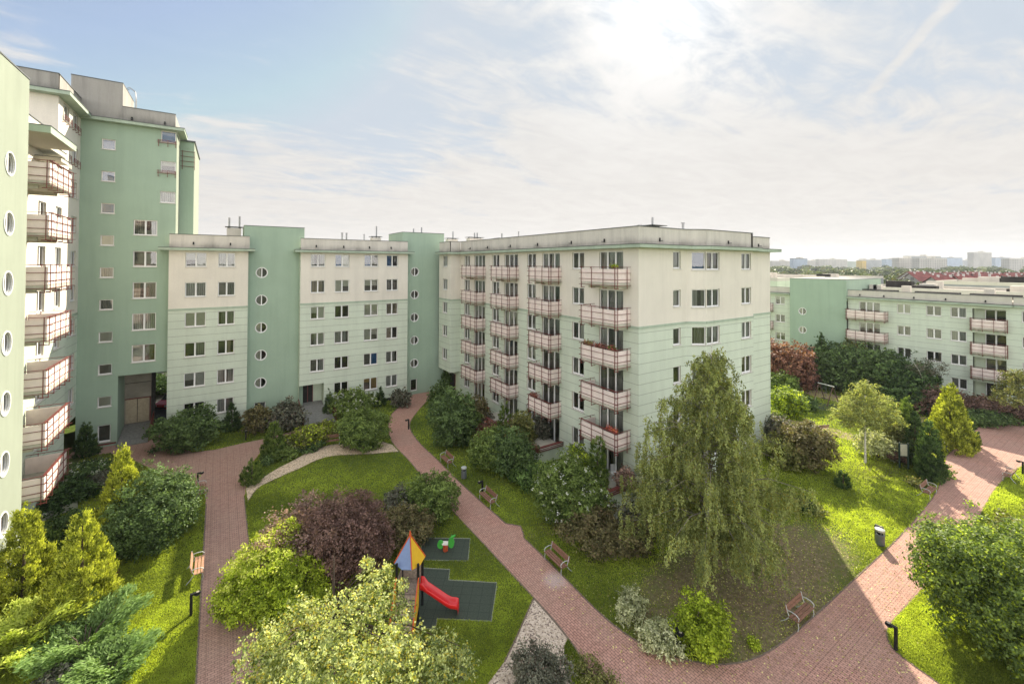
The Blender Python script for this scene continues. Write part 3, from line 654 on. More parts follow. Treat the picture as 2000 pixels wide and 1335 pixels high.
chimney(4.6, 32, 17.6, 2.0, 1, 1.8, [(0, .8), (.4, .8)], 'wide chimney with twin flues on the far end of the corner block')
chimney(4.6, 25, 17.6, 1.3, 1, 1.35, [(0, .75)], 'small chimney in the middle of the corner block roof')
chimney(8.4, 5.5, 17.6, 1.7, 1.2, 1.7, [(-.1, .9)], 'chimney with a cover plate near the gable of the corner block')
def pipe(u, v, z0, h, label, r=.09):
    t = thing('vent_pipe', label, 'vent pipe', (u, v, z0)); m = MB(); m.tube([(u, v, z0), (u, v, z0+h)], r, STEEL, 8); m.build('pipe', t); m = MB(); m.tube([(u, v, z0+h), (u, v, z0+h+.1)], r*1.5, STEEL, 8); m.build('cap', t)
pipe(-12.1, 34, 17.6, 1.9, 'left one of the close pair of vent pipes on the middle block'); pipe(-11.6, 34, 17.6, 1.9, 'right one of the close pair of vent pipes on the middle block')
pipe(-9.3, 35, 17.6, 1.9, 'single thin vent pipe left of the square chimney', .06); pipe(12.0, 5, 17.6, 2.2, 'vent pipe at the right of the corner block roof', .11)
pipe(6.6, 5.5, 17.6, 1.75, 'short vent pipe beside the gable chimney', .12); pipe(3, 19, 17.6, 1.8, 'thin vent pipe behind the long parapet', .06)

# ================= terraces along the balcony front
def terrace(u0, v0, v1, z, label):
    t = thing('terrace', label, 'terrace', (u0/2, (v0+v1)/2, 0))
    m = MB(); m.box(u0, v0, 0, -.01, v1, z-.1, PALEP); m.build('retaining_wall', t)
    m = MB(); m.box(u0+.05, v0+.05, z-.098, -.02, v1-.05, z-.06, SLAB); m.build('paving', t)
    m = MB()
    for h in (.30, .16, .02):
        m.box(u0-.12, v0-.12, z+h, u0-.07, v1, z+h+.04, RAIL); m.box(u0-.07, v0-.12, z+h, -.05, v0-.07, z+h+.04, RAIL)
    m.box(u0-.1, v0-.1, z+.27, u0+.25, v1, z+.295, RAIL); m.box(u0+.25, v0-.1, z+.27, -.05, v0+.22, z+.295, RAIL)
    m.build('railing', t)
terrace(-2.6, .2, 4.4, 1.0, 'ground terrace with red brown planter rail nearest the birch')
terrace(-2.6, 7.9, 11.6, 1.0, 'ground terrace with white wall and planter rail, second from the birch')
terrace(-2.6, 14.2, 17.9, 1.0, 'ground terrace with bicycle behind shrubs, third from the birch')
terrace(-2.6, 20.6, 24.4, 1.0, 'overgrown ground terrace farthest from the birch')
# ---------------------------------------------------------------- ground, paths
def ground_mat():
    m, t, b, pos = newmat('lawn')
    n1 = t.noise(pos, .22, 4, .6); n2 = t.noise(pos, 1.6, 5, .7); n3 = t.noise(pos, 14, 4, .75)
    c = t.mix(t.ramp(n1, .35, .65), (.095, .140, .028), (.150, .190, .040))
    c = t.mix(t.ramp(n2, .45, .75, 0, .55), c, (.17, .20, .05))
    c = t.mix(t.ramp(n3, .3, .8, 0, .6), c, (.045, .085, .014))
    # worn and leaf-littered soil under the birch and along the bend
    for (cx, cy, rx, ry, am) in ((-1.5, -7.2, 9.0, 3.4, 1.0), (-2.6, -10.2, 6.0, 2.6, .9), (2.5, -8.5, 6, 3, .8), (-31.5, 24, 5, 8, .7), (19.5, -7.2, 4.5, 2.0, .6), (15, -3.4, 1.6, 1.2, .6), (9.5, -18.5, 3.0, 3.5, .9), (3, 1, 15, 1.4, .7), (-3.6, 12, 1.6, 14, .9)):
        d = t.vmath('LENGTH', t.vmath('MULTIPLY', t.vmath('SUBTRACT', pos, (cx, cy, 0)), (1/rx, 1/ry, 1)))
        q = t.math('ADD', d, t.math('MULTIPLY', t.math('SUBTRACT', n2, .5), 1.6))
        f = t.math('MULTIPLY', t.ramp(q, .35, 1.05, am, 0), t.ramp(n3, .25, .7, .55, 1.0))
        c = t.mix(f, c, t.mix(t.ramp(t.noise(pos, 5, 5, .8), .35, .7), (.15, .11, .065), (.36, .27, .18)))
    far = t.ramp(t.vmath('LENGTH', pos), 85, 150)
    c = t.mix(far, c, t.mix(t.ramp(t.noise(pos, .03, 3), .4, .6), (.16, .15, .13), (.10, .13, .07)))
    t.l.new(c, b.inputs['Base Color']); b.inputs['Roughness'].default_value = .95; b.inputs['Specular IOR Level'].default_value = .1
    bn = t.add('ShaderNodeBump'); bn.inputs['Strength'].default_value = .8; bn.inputs['Distance'].default_value = .08
    t.l.new(t.math('ADD', n3, t.math('MULTIPLY', n2, .8)), bn.inputs['Height']); t.l.new(bn.outputs[0], b.inputs['Normal'])
    return m
LAWN = ground_mat()
PATCH = G(1085, 1132)
def paver_mat(name, rot, c1, c2, cell=(.22, .115)):
    m, t, b, pos = newmat(name)
    br = t.add('ShaderNodeTexBrick'); t.l.new(t.scale(pos, (1, 1, 0), rot), br.inputs['Vector'])
    br.inputs['Color1'].default_value = (*c1, 1); br.inputs['Color2'].default_value = (*c2, 1); br.inputs['Mortar'].default_value = (.14, .095, .075, 1)
    br.inputs['Scale'].default_value = 1; br.inputs['Brick Width'].default_value = cell[0]; br.inputs['Row Height'].default_value = cell[1]
    br.inputs['Mortar Size'].default_value = .011; br.inputs['Mortar Smooth'].default_value = .3; br.inputs['Bias'].default_value = -.1
    n1 = t.noise(pos, .45, 5, .65); n2 = t.noise(pos, 5, 5, .7)
    c = t.mix(t.ramp(n1, .3, .7, 0, .35), br.outputs[0], (.38, .28, .22))
    f = t.ramp(n2, .2, .8, .82, 1.12)
    # coarse course lines: every fourth joint is wider and mossy
    v = t.vmath('SCALE', c); v.node.inputs['Scale'].default_value = 1; t.l.new(f, v.node.inputs['Scale'])
    sx, sy, sz = t.sep(t.scale(pos, (1, 1, 0), rot))
    ln = t.math('LESS_THAN', t.math('FRACT', t.math('DIVIDE', sx, .46)), .075)
    c2_ = t.mix(t.math('MULTIPLY', ln, t.ramp(n2, .3, .7, .15, .5)), v, (.12, .08, .06))
    # pale leaf litter and efflorescence specks
    c3 = t.mix(t.math('MULTIPLY', t.ramp(t.noise(pos, 9, 2, .5), .70, .76), .5), c2_, (.42, .36, .28))
    dd = t.vmath('LENGTH', t.vmath('SUBTRACT', pos, (PATCH[0], PATCH[1], 0)))      # pale washed-out pavers
    c3 = t.mix(t.math('MULTIPLY', t.ramp(t.math('ADD', dd, t.math('MULTIPLY', n2, .5)), .45, 1.15, 1, 0), .38), c3, (.62, .56, .54))
    t.l.new(c3, b.inputs['Base Color']); b.inputs['Roughness'].default_value = .88; b.inputs['Specular IOR Level'].default_value = .15
    bn = t.add('ShaderNodeBump'); bn.inputs['Strength'].default_value = .5; bn.inputs['Distance'].default_value = .01
    t.l.new(t.math('ADD', t.math('MULTIPLY', br.outputs[1], -1), n2), bn.inputs['Height']); t.l.new(bn.outputs[0], b.inputs['Normal'])
    return m
def P2(pts): return [tuple(G(x, y)[:2]) for x, y in pts]
gd_ = MB(); gd_.poly([(-4500, -4500, 0), (4500, -4500, 0), (4500, 5500, 0), (-4500, 5500, 0)], LAWN); kind(gd_.build('ground'))
def smooth(pts, k=2):
    pts = [np.array(p, float) for p in pts]
    for _ in range(k):
        q = [pts[0]]
        for a, b in zip(pts, pts[1:]): q += [a*.75+b*.25, a*.25+b*.75]
        q.append(pts[-1]); pts = q
    return pts
def sheet(name, pts, z, mat):
    m = MB(); P = [(x, y, z) for x, y in pts]
    a = sum(P[i][0]*P[(i+1) % len(P)][1]-P[(i+1) % len(P)][0]*P[i][1] for i in range(len(P)))
    m.poly(P if a > 0 else P[::-1], mat); return kind(m.build(name))
# path A (straight, past the left benches) and the court in front of the passage
A1, A2 = np.array(G(399.5, 1036)[:2]), np.array(G(391, 1180)[:2])
da = (A2-A1)/np.linalg.norm(A2-A1); na = np.array([-da[1], da[0]])
if na @ (np.array(G(480, 1036)[:2])-A1) < 0: na = -na
WA = float(na@(np.array(G(483, 1030)[:2])-A1))
pathA = [tuple(A1+da*16), tuple(A1+da*16+na*WA), tuple(A1-da*3.0+na*WA)]
courtR = P2([(479, 965), (481, 935), (492, 905), (512, 880), (545, 853)])
courtT = P2([(600, 842), (655, 815), (600, 812), (595, 835), (520, 856), (470, 866), (420, 878), (375, 883), (345, 868)])
lane = [(-28.0, 29.9), (-28.0, 45), (-28.9, 60), (-34.5, 60)] 
inner = [(-31.3, 34.0), (-31.3, 31.05), (-34.0, 30.9), (-34.6, 29.2)]
courtL = P2([(215, 885), (260, 898), (310, 925), (352, 940), (385, 946), (403, 950)])
polyA = pathA+courtR+courtT+lane[:2]+[(-28.6, 45), (-28.6, 34.2), (-28.85, 34.0)]+inner[:0]+[(-31.3, 34.0), (-31.3, 31.02), (-34.2, 31.02), (-34.2, 29.6)]+courtL
rotA = -math.atan2(da[1], da[0])+math.pi/2
PAVA = paver_mat('red_pavers_straight', rotA, (.45, .275, .22), (.36, .215, .17))
sheet('courtyard_path', polyA, .012, PAVA)
# path B/C
Bl = smooth(P2([(806, 762), (783, 792), (760, 812), (757, 840), (765, 866), (800, 900), (835, 945), (890, 1005), (935, 1052), (990, 1112), (1045, 1170), (1100, 1232), (1140, 1290), (1200, 1400)]), 2)
Br = smooth(P2([(850, 764), (832, 785), (808, 812), (797, 832), (815, 862), (855, 898), (890, 935), (940, 980), (988, 1022)]), 2)+[np.array(G(1017, 1027)[:2]), np.array(G(1023, 1044)[:2])]+smooth(P2([(1023, 1050), (1060, 1085), (1110, 1135), (1165, 1192), (1222, 1240), (1290, 1276), (1370, 1296), (1430, 1298), (1480, 1285), (1530, 1255), (1600, 1195), (1680, 1120), (1750, 1055), (1800, 1000), (1832, 958), (1845, 915), (1846, 892), (1862, 878), (1890, 862), (1905, 832), (1960, 828), (2080, 838)]), 2)
Cr = smooth(P2([(2110, 860), (2060, 885), (2010, 905), (1980, 918), (1958, 938), (1936, 965), (1915, 1005), (1880, 1060), (1830, 1120), (1770, 1185), (1738, 1218), (1730, 1240), (1745, 1270), (1785, 1300), (1850, 1345), (1900, 1420)]), 2)
polyB = [tuple(p) for p in Bl[::-1]]+[tuple(p) for p in Br]+[tuple(p) for p in Cr]
dc = np.array(G(1800, 1000)[:2])-np.array(G(1600, 1195)[:2])
PAVB = paver_mat('red_pavers_diagonal', -math.atan2(dc[1], dc[0])+math.pi/2, (.55, .31, .245), (.44, .24, .185))
sheet('main_path', polyB, .016, PAVB)
PAVD = paver_mat('pale_pavers', -math.atan2(dc[1], dc[0]), (.42, .30, .25), (.36, .26, .21))
sheet('side_path', P2([(1500, 812), (1600, 829), (1700, 857), (1790, 880), (1850, 890), (1848, 905), (1780, 895), (1690, 868), (1600, 845), (1500, 830)]), .008, PAVD)
sheet('far_path', P2([(1560, 748), (1605, 764), (1650, 776), (1760, 800), (1860, 830), (1850, 838), (1750, 812), (1640, 785), (1590, 774), (1550, 760)]), .008, PAVD)
ASPH = plain('asphalt', (.055, .053, .05), .9, var=.2, scale=3)
sheet('road', [(-31.3, 34.3), (-27.95, 34.3), (-27.95, 43.2), (-20, 43.2), (-20, 75), (-40, 75), (-40, 43.2), (-31.3, 43.2)], .02, ASPH)
def gravel(name, c1, c2, c3):
    m, t, b, pos = newmat(name)
    vo = t.add('ShaderNodeTexVoronoi'); t.l.new(pos, vo.inputs['Vector']); vo.inputs['Scale'].default_value = 16
    cs = t.sep(vo.outputs['Color'])
    c = t.mix(t.ramp(cs[0], .2, .8), c1, c2); c = t.mix(t.ramp(cs[1], .75, .85), c, c3); c = t.mix(t.ramp(t.noise(pos, 1.0, 4), .5, .8, 0, .3), c, (.20, .16, .10))
    t.l.new(c, b.inputs['Base Color']); b.inputs['Roughness'].default_value = .9
    bn = t.add('ShaderNodeBump'); bn.inputs['Strength'].default_value = .7; bn.inputs['Distance'].default_value = .02; t.l.new(vo.outputs['Distance'], bn.inputs['Height']); t.l.new(bn.outputs[0], b.inputs['Normal'])
    return m
GRAV = gravel('tan_gravel', (.52, .40, .27), (.68, .55, .40), (.24, .18, .13))
g1t = smooth(P2([(479, 945), (505, 938), (540, 915), (575, 898), (612, 876), (655, 866), (700, 864), (740, 860), (766, 868)]), 2)
g1b = smooth(P2([(779, 882), (745, 885), (700, 888), (655, 889), (620, 897), (590, 913), (550, 930), (515, 946), (498, 958), (484, 980)]), 2)
sheet('gravel_path', [tuple(p) for p in g1t+g1b], .006, GRAV)
g2 = P2([(1042, 1168), (1075, 1200), (1112, 1240), (1102, 1262), (1102, 1300), (1118, 1345), (1140, 1420), (900, 1420), (950, 1338), (985, 1292), (1008, 1245), (1030, 1195)])
sheet('gravel_path', g2, .008, gravel('grey_gravel', (.46, .37, .28), (.64, .54, .43), (.20, .15, .12)))
KERB = plain('kerb_stone', (.17, .13, .10), .9, var=.25, scale=8)
def kerb(line, name='kerb', h=.035, w=.035, mat=KERB):
    m = MB(); line = [np.array(p) for p in line]
    for a, b in zip(line, line[1:]):
        d = b-a; L = np.linalg.norm(d)
        if L < 1e-3: continue
        d /= L; n = np.array([-d[1], d[0]])*w
        m.hexa([(*(a-n), 0), (*(b-n), 0), (*(b+n), 0), (*(a+n), 0), (*(a-n), h), (*(b-n), h), (*(b+n), h), (*(a+n), h)], mat)
    return kind(m.build(name))
kerb([A1+da*16, A1-da*3.4]); kerb([A1+da*16+na*WA, A1-da*3.0+na*WA]); kerb(Bl); kerb(Br); kerb(Cr); kerb(g1b); kerb([np.array(p) for p in g2[-3:]]+[np.array(g2[0])])
kerb([np.array(p) for p in courtL[1:]]); kerb([np.array(p) for p in P2([(1590, 827), (1690, 853)])])
# safety mats
def mat_rubber():
    m, t, b, pos = newmat('rubber_mat')
    n = t.noise(pos, 40, 4, .8); c = t.mix(t.ramp(n, .3, .7), (.022, .034, .024), (.070, .088, .062))
    sx, sy, sz = t.sep(t.scale(pos, (1, 1, 0), -math.atan2(*(np.array(G(960, 1213))-np.array(G(854, 1207)))[[1, 0]])))
    j = t.math('MAXIMUM', t.math('LESS_THAN', t.math('FRACT', t.math('DIVIDE', sx, .5)), .035), t.math('LESS_THAN', t.math('FRACT', t.math('DIVIDE', sy, .5)), .035))
    c = t.mix(t.math('MULTIPLY', j, .7), c, (.010, .016, .014)); t.l.new(c, b.inputs['Base Color']); b.inputs['Roughness'].default_value = .95; return m
RUB = mat_rubber(); EDGE = plain('mat_edge', (.25, .27, .20), .9, var=.3, scale=12)
mt1 = P2([(829, 1050), (918.7, 1051), (914, 1095), (815, 1093)]); sheet('safety_mat', mt1, .01, RUB); kerb([np.array(p) for p in mt1+mt1[:1]], h=.02, w=.025, mat=EDGE)
mt2 = P2([(812, 1108), (879, 1111.5), (876.5, 1132), (971, 1137.5), (960, 1213), (854, 1207.6), (851, 1228), (782, 1226)]); sheet('safety_mat', mt2, .01, RUB); kerb([np.array(p) for p in mt2+mt2[:1]], h=.02, w=.025, mat=EDGE)
sheet('swing_mat', P2([(1575, 783), (1640, 790), (1632, 803), (1565, 797)]), .01, RUB)

# ---------------------------------------------------------------- foliage
def leaf_mat(name, ca, cb, trans=.35, cc=None, rough=.55):
    m = bpy.data.materials.new(name); m.use_nodes = True; t = NT(m.node_tree); b = t.n['Principled BSDF']
    at = t.add('ShaderNodeAttribute', attribute_name='tint'); pos = t.add('ShaderNodeNewGeometry').outputs['Position']
    c = t.mix(t.ramp(at.outputs['Fac'], .12, .88), tuple(x*.95 for x in ca), tuple(min(.85, x*1.85) for x in cb))
    if cc: c = t.mix(t.ramp(t.math('FRACT', t.math('MULTIPLY', at.outputs['Fac'], 7.13)), .86, .9), c, cc)
    c = t.mix(t.ramp(t.noise(pos, 1.1, 3), .35, .7, 0, .4), c, tuple(x*.62 for x in ca))
    t.l.new(c, b.inputs['Base Color']); b.inputs['Roughness'].default_value = rough; b.inputs['Specular IOR Level'].default_value = .12
    tl = t.add('ShaderNodeBsdfTranslucent'); v = t.vmath('MULTIPLY', c, (1.35, 1.4, .6)); t.l.new(v, tl.inputs[0])
    mx = t.add('ShaderNodeMixShader'); mx.inputs[0].default_value = trans; t.l.new(b.outputs[0], mx.inputs[1]); t.l.new(tl.outputs[0], mx.inputs[2])
    t.l.new(mx.outputs[0], t.n['Material Output'].inputs[0]); return m
LM = dict(
    lime_lit=leaf_mat('leaf_sunlit_yellow', (.30, .36, .03), (.66, .68, .14), .4),  # sunlight put into the leaf colour, for one shrub's lit part
    dark=leaf_mat('leaf_dark_green', (.055, .092, .034), (.110, .160, .055), .25),
    mid=leaf_mat('leaf_mid_green', (.080, .125, .034), (.165, .215, .060), .35),
    olive=leaf_mat('leaf_olive', (.095, .115, .035), (.190, .190, .065), .3, (.26, .22, .09)),
    lime=leaf_mat('leaf_yellow_green', (.150, .210, .020), (.36, .42, .045), .4),
    gold=leaf_mat('thuja_gold', (.130, .165, .022), (.36, .37, .06), .35),
    thuja=leaf_mat('thuja_green', (.060, .110, .026), (.145, .190, .048), .3),
    deep=leaf_mat('thuja_dark', (.030, .062, .022), (.070, .110, .034), .2),
    plum=leaf_mat('leaf_plum', (.105, .062, .052), (.20, .125, .105), .35, (.20, .13, .11)),
    plump=leaf_mat('leaf_pink_plum', (.14, .085, .070), (.30, .20, .165), .3, (.42, .32, .27)),
    rust=leaf_mat('leaf_rust', (.13, .060, .045), (.23, .115, .085), .3, (.28, .17, .11)),
    brown=leaf_mat('leaf_brown_green', (.085, .082, .036), (.17, .15, .07), .3, (.24, .17, .10)),
    birch=leaf_mat('leaf_birch', (.150, .178, .070), (.29, .31, .125), .45, (.34, .30, .07)),
    maple=leaf_mat('leaf_variegated', (.13, .18, .06), (.44, .47, .20), .38, (.55, .45, .07)),
    varieg=leaf_mat('leaf_cream_edged', (.22, .25, .12), (.46, .48, .30), .3),
    grey=leaf_mat('leaf_grey_green', (.075, .082, .058), (.150, .150, .110), .2, (.16, .12, .09)),
    blue=leaf_mat('juniper_blue_green', (.050, .095, .028), (.125, .190, .055), .3),
    junip=leaf_mat('juniper_yellow', (.110, .150, .022), (.30, .34, .06), .35),
    flower=leaf_mat('flower_white', (.55, .56, .42), (.78, .76, .60), .3),
    orange=leaf_mat('leaf_orange', (.30, .10, .03), (.45, .17, .06), .3),
    redf=leaf_mat('flower_red', (.30, .04, .05), (.45, .15, .12), .3),
    far=leaf_mat('leaf_far', (.05, .08, .03), (.11, .13, .045), .2, (.17, .15, .05)))
BARK = plain('bark_brown', (.10, .075, .055), .95, var=.35, scale=9, bump=.5)
def birch_bark():
    m, t, b, pos = newmat('birch_bark')
    f = t.ramp(t.noise(t.scale(pos, (1, 1, 5)), 3, 4, .7), .56, .63); c = t.mix(f, (.62, .58, .52), (.06, .05, .045)); t.l.new(c, b.inputs['Base Color']); b.inputs['Roughness'].default_value = .8; return m
BBARK = birch_bark()
def quads(name, C, D, U, L, Wd, tint, mats, midx=None, parent=None, pointed=True):
    """leaf faces: centre C, long axis D, side axis U, length L, width Wd (all arrays)"""
    n = len(C); a = D*(L[:, None]/2); b = U*(Wd[:, None]/2)
    V = np.stack([C-a, C+b+a*.1, C+a, C-b+a*.1], 1).reshape(-1, 3)
    off = np.array(OFF.get(parent.name, (0, 0, 0))) if parent else 0
    V = V-off
    me = bpy.data.meshes.new(name); me.vertices.add(4*n); me.loops.add(4*n); me.polygons.add(n)
    me.vertices.foreach_set('co', V.astype(np.float32).ravel()); me.loops.foreach_set('vertex_index', np.arange(4*n, dtype=np.int32))
    me.polygons.foreach_set('loop_start', np.arange(0, 4*n, 4, dtype=np.int32)); me.polygons.foreach_set('loop_total', np.full(n, 4, dtype=np.int32))
    for m in (mats if isinstance(mats, (list, tuple)) else [mats]): me.materials.append(m)
    if midx is not None: me.polygons.foreach_set('material_index', midx.astype(np.int32))
    at = me.attributes.new('tint', 'FLOAT', 'POINT'); at.data.foreach_set('value', np.repeat(tint, 4).astype(np.float32))
    me.update(calc_edges=True)
    o = bpy.data.objects.new(name, me); COL.objects.link(o)
    if parent: o.parent = parent; OFF[o.name] = OFF.get(parent.name, (0, 0, 0))
    return o
def unit(v): return v/(np.linalg.norm(v, axis=-1, keepdims=True)+1e-9)
def leaf_axes(rg, N, out, upb=.35, flat=.6):
    """leaf planes mostly facing outward and up, with scatter"""
    nrm = unit(out*flat+np.array([0, 0, upb])+rg.normal(0, .55, (N, 3)))
    t = unit(np.cross(nrm, rg.normal(0, 1, (N, 3)))); return t, np.cross(nrm, t)
def cloud(rg, lobes, leaf, cov=1.6, clump=.32, aspect=.6, fill=.75, hang=0.0):
    """leaf positions clumped through the shell of a set of ellipsoid lobes"""
    Cs, Os, Ts = [], [], []
    for (cx, cy, cz, rx, ry, rz) in lobes:
        rm = (rx*ry*rz)**(1/3.); area = 4*math.pi*rm*rm
        nl = int(cov*area/(leaf*leaf*aspect*.5)*.62); nc = max(8, int(area/(clump*clump*2.0)))
        d = unit(rg.normal(0, 1, (nc, 3))); d[:, 2] = np.where(d[:, 2] < -.8, -d[:, 2]*rg.random(nc), d[:, 2])
        r = fill+(1.06-fill)*rg.random(nc)**.7; r *= 1+.10*rg.normal(0, 1, nc)
        cc_ = d*r[:, None]*np.array([rx, ry, rz])+np.array([cx, cy, cz]); ct = rg.random(nc)
        pick = rg.integers(0, nc, nl); sc = clump*(.6+.8*rg.random(nc))
        off = rg.normal(0, .40, (nl, 3))*sc[pick][:, None]; off[:, 2] *= .7
        C = cc_[pick]+off
        if hang: C[:, 2] -= hang*rg.random(nl)**1.5
        Cs.append(C); Os.append(d[pick]); Ts.append(np.clip(.55*ct[pick]+.55*rg.random(nl)**1.5, 0, 1))
    C, O, T = np.concatenate(Cs), np.concatenate(Os), np.concatenate(Ts)
    k = C[:, 2] > .03
    return C[k], O[k], T[k]
def auto_lobes(rg, w, d, h, n):
    L = [(0, 0, h*.48, w*.36, d*.36, h*.46)]
    for i in range(n):
        a = 2*math.pi*(i+rg.random()*.7)/n; q = .25+.10*rg.random(); zc = h*(.30+.32*rg.random())
        L.append((math.cos(a)*w*q, math.sin(a)*d*q, zc, w*(.18+.10*rg.random()), d*(.18+.10*rg.random()), min(zc*.95, h*(.22+.14*rg.random()))))
    for i in range(max(3, n//2)):      # skirts that reach the soil
        a = 2*math.pi*i/max(3, n//2)+rg.random(); L.append((math.cos(a)*w*.26, math.sin(a)*d*.26, h*.20, w*.20, d*.20, h*.20))
    return L
SEED = [100]
def bush(px, py, w, h, mat, label, cat='shrub', name='shrub', d=None, leaf=None, cov=1.4, group=None, flowers=0, n=7, at=None, lobes=None, clump=None, fl='flower', aspect=.6, fillr=.60, stems=5, mixm=None, z0=0.0, trunk=None, yt=None):
    SEED[0] += 1; rg = np.random.default_rng(SEED[0])
    p = np.array(at if at is not None else G(px, py), float); p[2] = z0
    if yt: h = (CAMP[2]-(yt-514-.0037*(px-1000))*DEP(p)/FPX-z0)*1.02
    D = DEP(p); leaf = (leaf or max(.085, D*.0042))*1.3; cov *= .86
    r = thing(name, label, cat, p, group)
    L = lobes or auto_lobes(rg, w, d or w, h, n)
    C, O, T = cloud(rg, L, leaf, cov, clump or max(.16, min(.40, w*.085)), aspect, fillr); C = C+p
    t, u = leaf_axes(rg, len(C), O)
    mats = [LM[mat]]; mi = None
    if mixm:
        mats.append(LM[mixm[0]]); mi = (np.asarray(mixm[1](C-p, rg)) > 0).astype(int)
    quads('foliage', C, t, u, leaf*(.75+.6*rg.random(len(C))), leaf*aspect*(.8+.4*rg.random(len(C))), T, mats, mi, r)
    if flowers:
        F, O2, T2 = cloud(rg, L, leaf, .1, .2, aspect, .98); k = rg.permutation(len(F))[:flowers]; F = F[k]+p+O2[k]*.08
        # each flower head is a little ball of petals
        m = 7; FF = np.repeat(F, m, 0)+rg.normal(0, .055, (len(F)*m, 3)); t, u = leaf_axes(rg, len(FF), np.repeat(O2[k], m, 0), .6)
        quads('flowers', FF, t, u, np.full(len(FF), .10), np.full(len(FF), .09), rg.random(len(FF)), [LM[fl]], None, r)
    m = MB()
    for i in range(stems):
        a = 2*math.pi*i/max(stems, 1)+rg.random(); q = w*.22
        m.tube([p+np.array([math.cos(a)*.06, math.sin(a)*.06, 0]), p+np.array([math.cos(a)*q*.5, math.sin(a)*q*.5, h*.32]), p+np.array([math.cos(a)*q, math.sin(a)*q, h*.50])], [.035+.006*h, .028, .012], BARK, 5)
    if stems: m.build('stems', r)
    return r
def conifer(px, py, w, h, mat, label, at=None, leaf=None, cov=2.3, group=None, power=.98, tops=1, name='thuja', cat='conifer', z0=0, yt=None):
    SEED[0] += 1; rg = np.random.default_rng(SEED[0]); p = np.array(at if at is not None else G(px, py), float); p[2] = z0
    if yt: h = (CAMP[2]-(yt-514-.0037*(px-1000))*DEP(p)/FPX)*.98
    D = DEP(p); leaf = leaf or max(.09, min(D*.0044, w*.062)); r = thing(name, label, cat, p, group)
    Cs, Ds, Ns, Ts = [], [], [], []
    for k in range(tops):
        ox = 0 if tops == 1 else (k-.5)*w*.36; hh = h*(1-.1*k); ww = w*(1 if tops == 1 else .68)
        area = math.pi*ww/2*math.hypot(ww/2, hh)*1.25; nc = int(area/.038); N = int(cov*area/(leaf*leaf*.5*.5))
        tz = 1-np.sqrt(rg.random(nc)*.98+.0); az = rg.random(nc)*2*math.pi
        prof = ww/2*np.minimum(1, (1-tz)**power*1.08)*np.where(tz < .12, .80+tz*1.6, 1)
        rr = prof*(.84+.22*rg.random(nc))*(1+.13*np.sin(az*5+tz*14)+.08*np.sin(az*11+k))
        cl = np.stack([np.cos(az)*rr+ox, np.sin(az)*rr+ox*.4, tz*hh+.05], 1); ct = rg.random(nc)
        pk = rg.integers(0, nc, N); out = unit(np.stack([np.cos(az), np.sin(az), np.full(nc, .25)], 1))[pk]
        al = rg.random(N)
        Cc = cl[pk]+out*(al[:, None]*.085*min(1.6, ww))*.9+rg.normal(0, .045, (N, 3))*min(1.3, .5+ww*.35)+np.array([0, 0, 1])*(al[:, None]*.14)
        dd = unit(out*.5+np.array([0, 0, .95])+rg.normal(0, .35, (N, 3))); nn_ = unit(out+rg.normal(0, .6, (N, 3)))
        Cs.append(Cc); Ds.append(dd); Ns.append(unit(np.cross(dd, nn_))); Ts.append(np.clip(.62*ct[pk]+.25*rg.random(N)+.30*al-.10, 0, 1))
    C, Dd, Nn, T = map(np.concatenate, (Cs, Ds, Ns, Ts)); k = C[:, 2] > .02
    C, Dd, Nn, T = C[k]+p, Dd[k], Nn[k], T[k]
    quads('foliage', C, Dd, Nn, leaf*(1.0+.8*rg.random(len(C))), leaf*.5*(.8+.4*rg.random(len(C))), T, [LM[mat]], None, r)
    m = MB(); m.tube([p, p+np.array([0, 0, h*.85])], [.05+.012*h, .015], BARK, 6); m.build('trunk', r); return r
def juniper(px, py, w, h, mat, label, at=None, n=26, leaf=.135, d=None):
    """spreading juniper: arching plumes that radiate from the root"""
    SEED[0] += 1; rg = np.random.default_rng(SEED[0]); p = np.array(at if at is not None else G(px, py), float); p[2] = 0; r = thing('juniper', label, 'conifer', p)
    Cs, Ds, Us, Ts = [], [], [], []; m = MB()
    for i in range(n):
        a = 2*math.pi*(i*.618+rg.random()*.1); R = (.45+.6*rg.random())*w/2; top = h*(.45+.6*rg.random())
        e = np.array([math.cos(a)*R, math.sin(a)*R*(d or w)/w, top]); q = e*np.array([.45, .45, .85])
        k = 430; t_ = .22+.78*rg.random(k)**.75; B = ((1-t_)**2)[:, None]*0+(2*t_*(1-t_))[:, None]*q+(t_**2)[:, None]*e
        tg = unit(2*(1-t_)[:, None]*q+2*t_[:, None]*(e-q)); sd = unit(np.cross(tg, (0, 0, 1.)));
        sp = .30*(1.1-t_*.75)*min(1.5, w/2.4)
        Cc = B+sd*(rg.normal(0, 1, k)*sp)[:, None]+rg.normal(0, .05, (k, 3)); Cc[:, 2] += -np.abs(rg.normal(0, .10, k))
        dd = unit(tg+sd*rg.normal(0, .6, (k, 1))+rg.normal(0, .25, (k, 3)))
        Cs.append(Cc); Ds.append(dd); Us.append(unit(np.cross(dd, np.array([0, 0, 1.])+rg.normal(0, .5, (k, 3))))); Ts.append(np.clip(.2+.5*t_+.3*rg.random(k), 0, 1))
        m.tube([p, p+q*.6, p+e*.8], [.03, .02, .008], BARK, 4)
    C, D_, U, T = map(np.concatenate, (Cs, Ds, Us, Ts)); k = C[:, 2] > .02; C = C[k]+p
    quads('foliage', C, D_[k], U[k], leaf*(.9+.9*rg.random(len(C))), leaf*.42*np.ones(len(C)), T[k], [LM[mat]], None, r); m.build('stems', r); return r

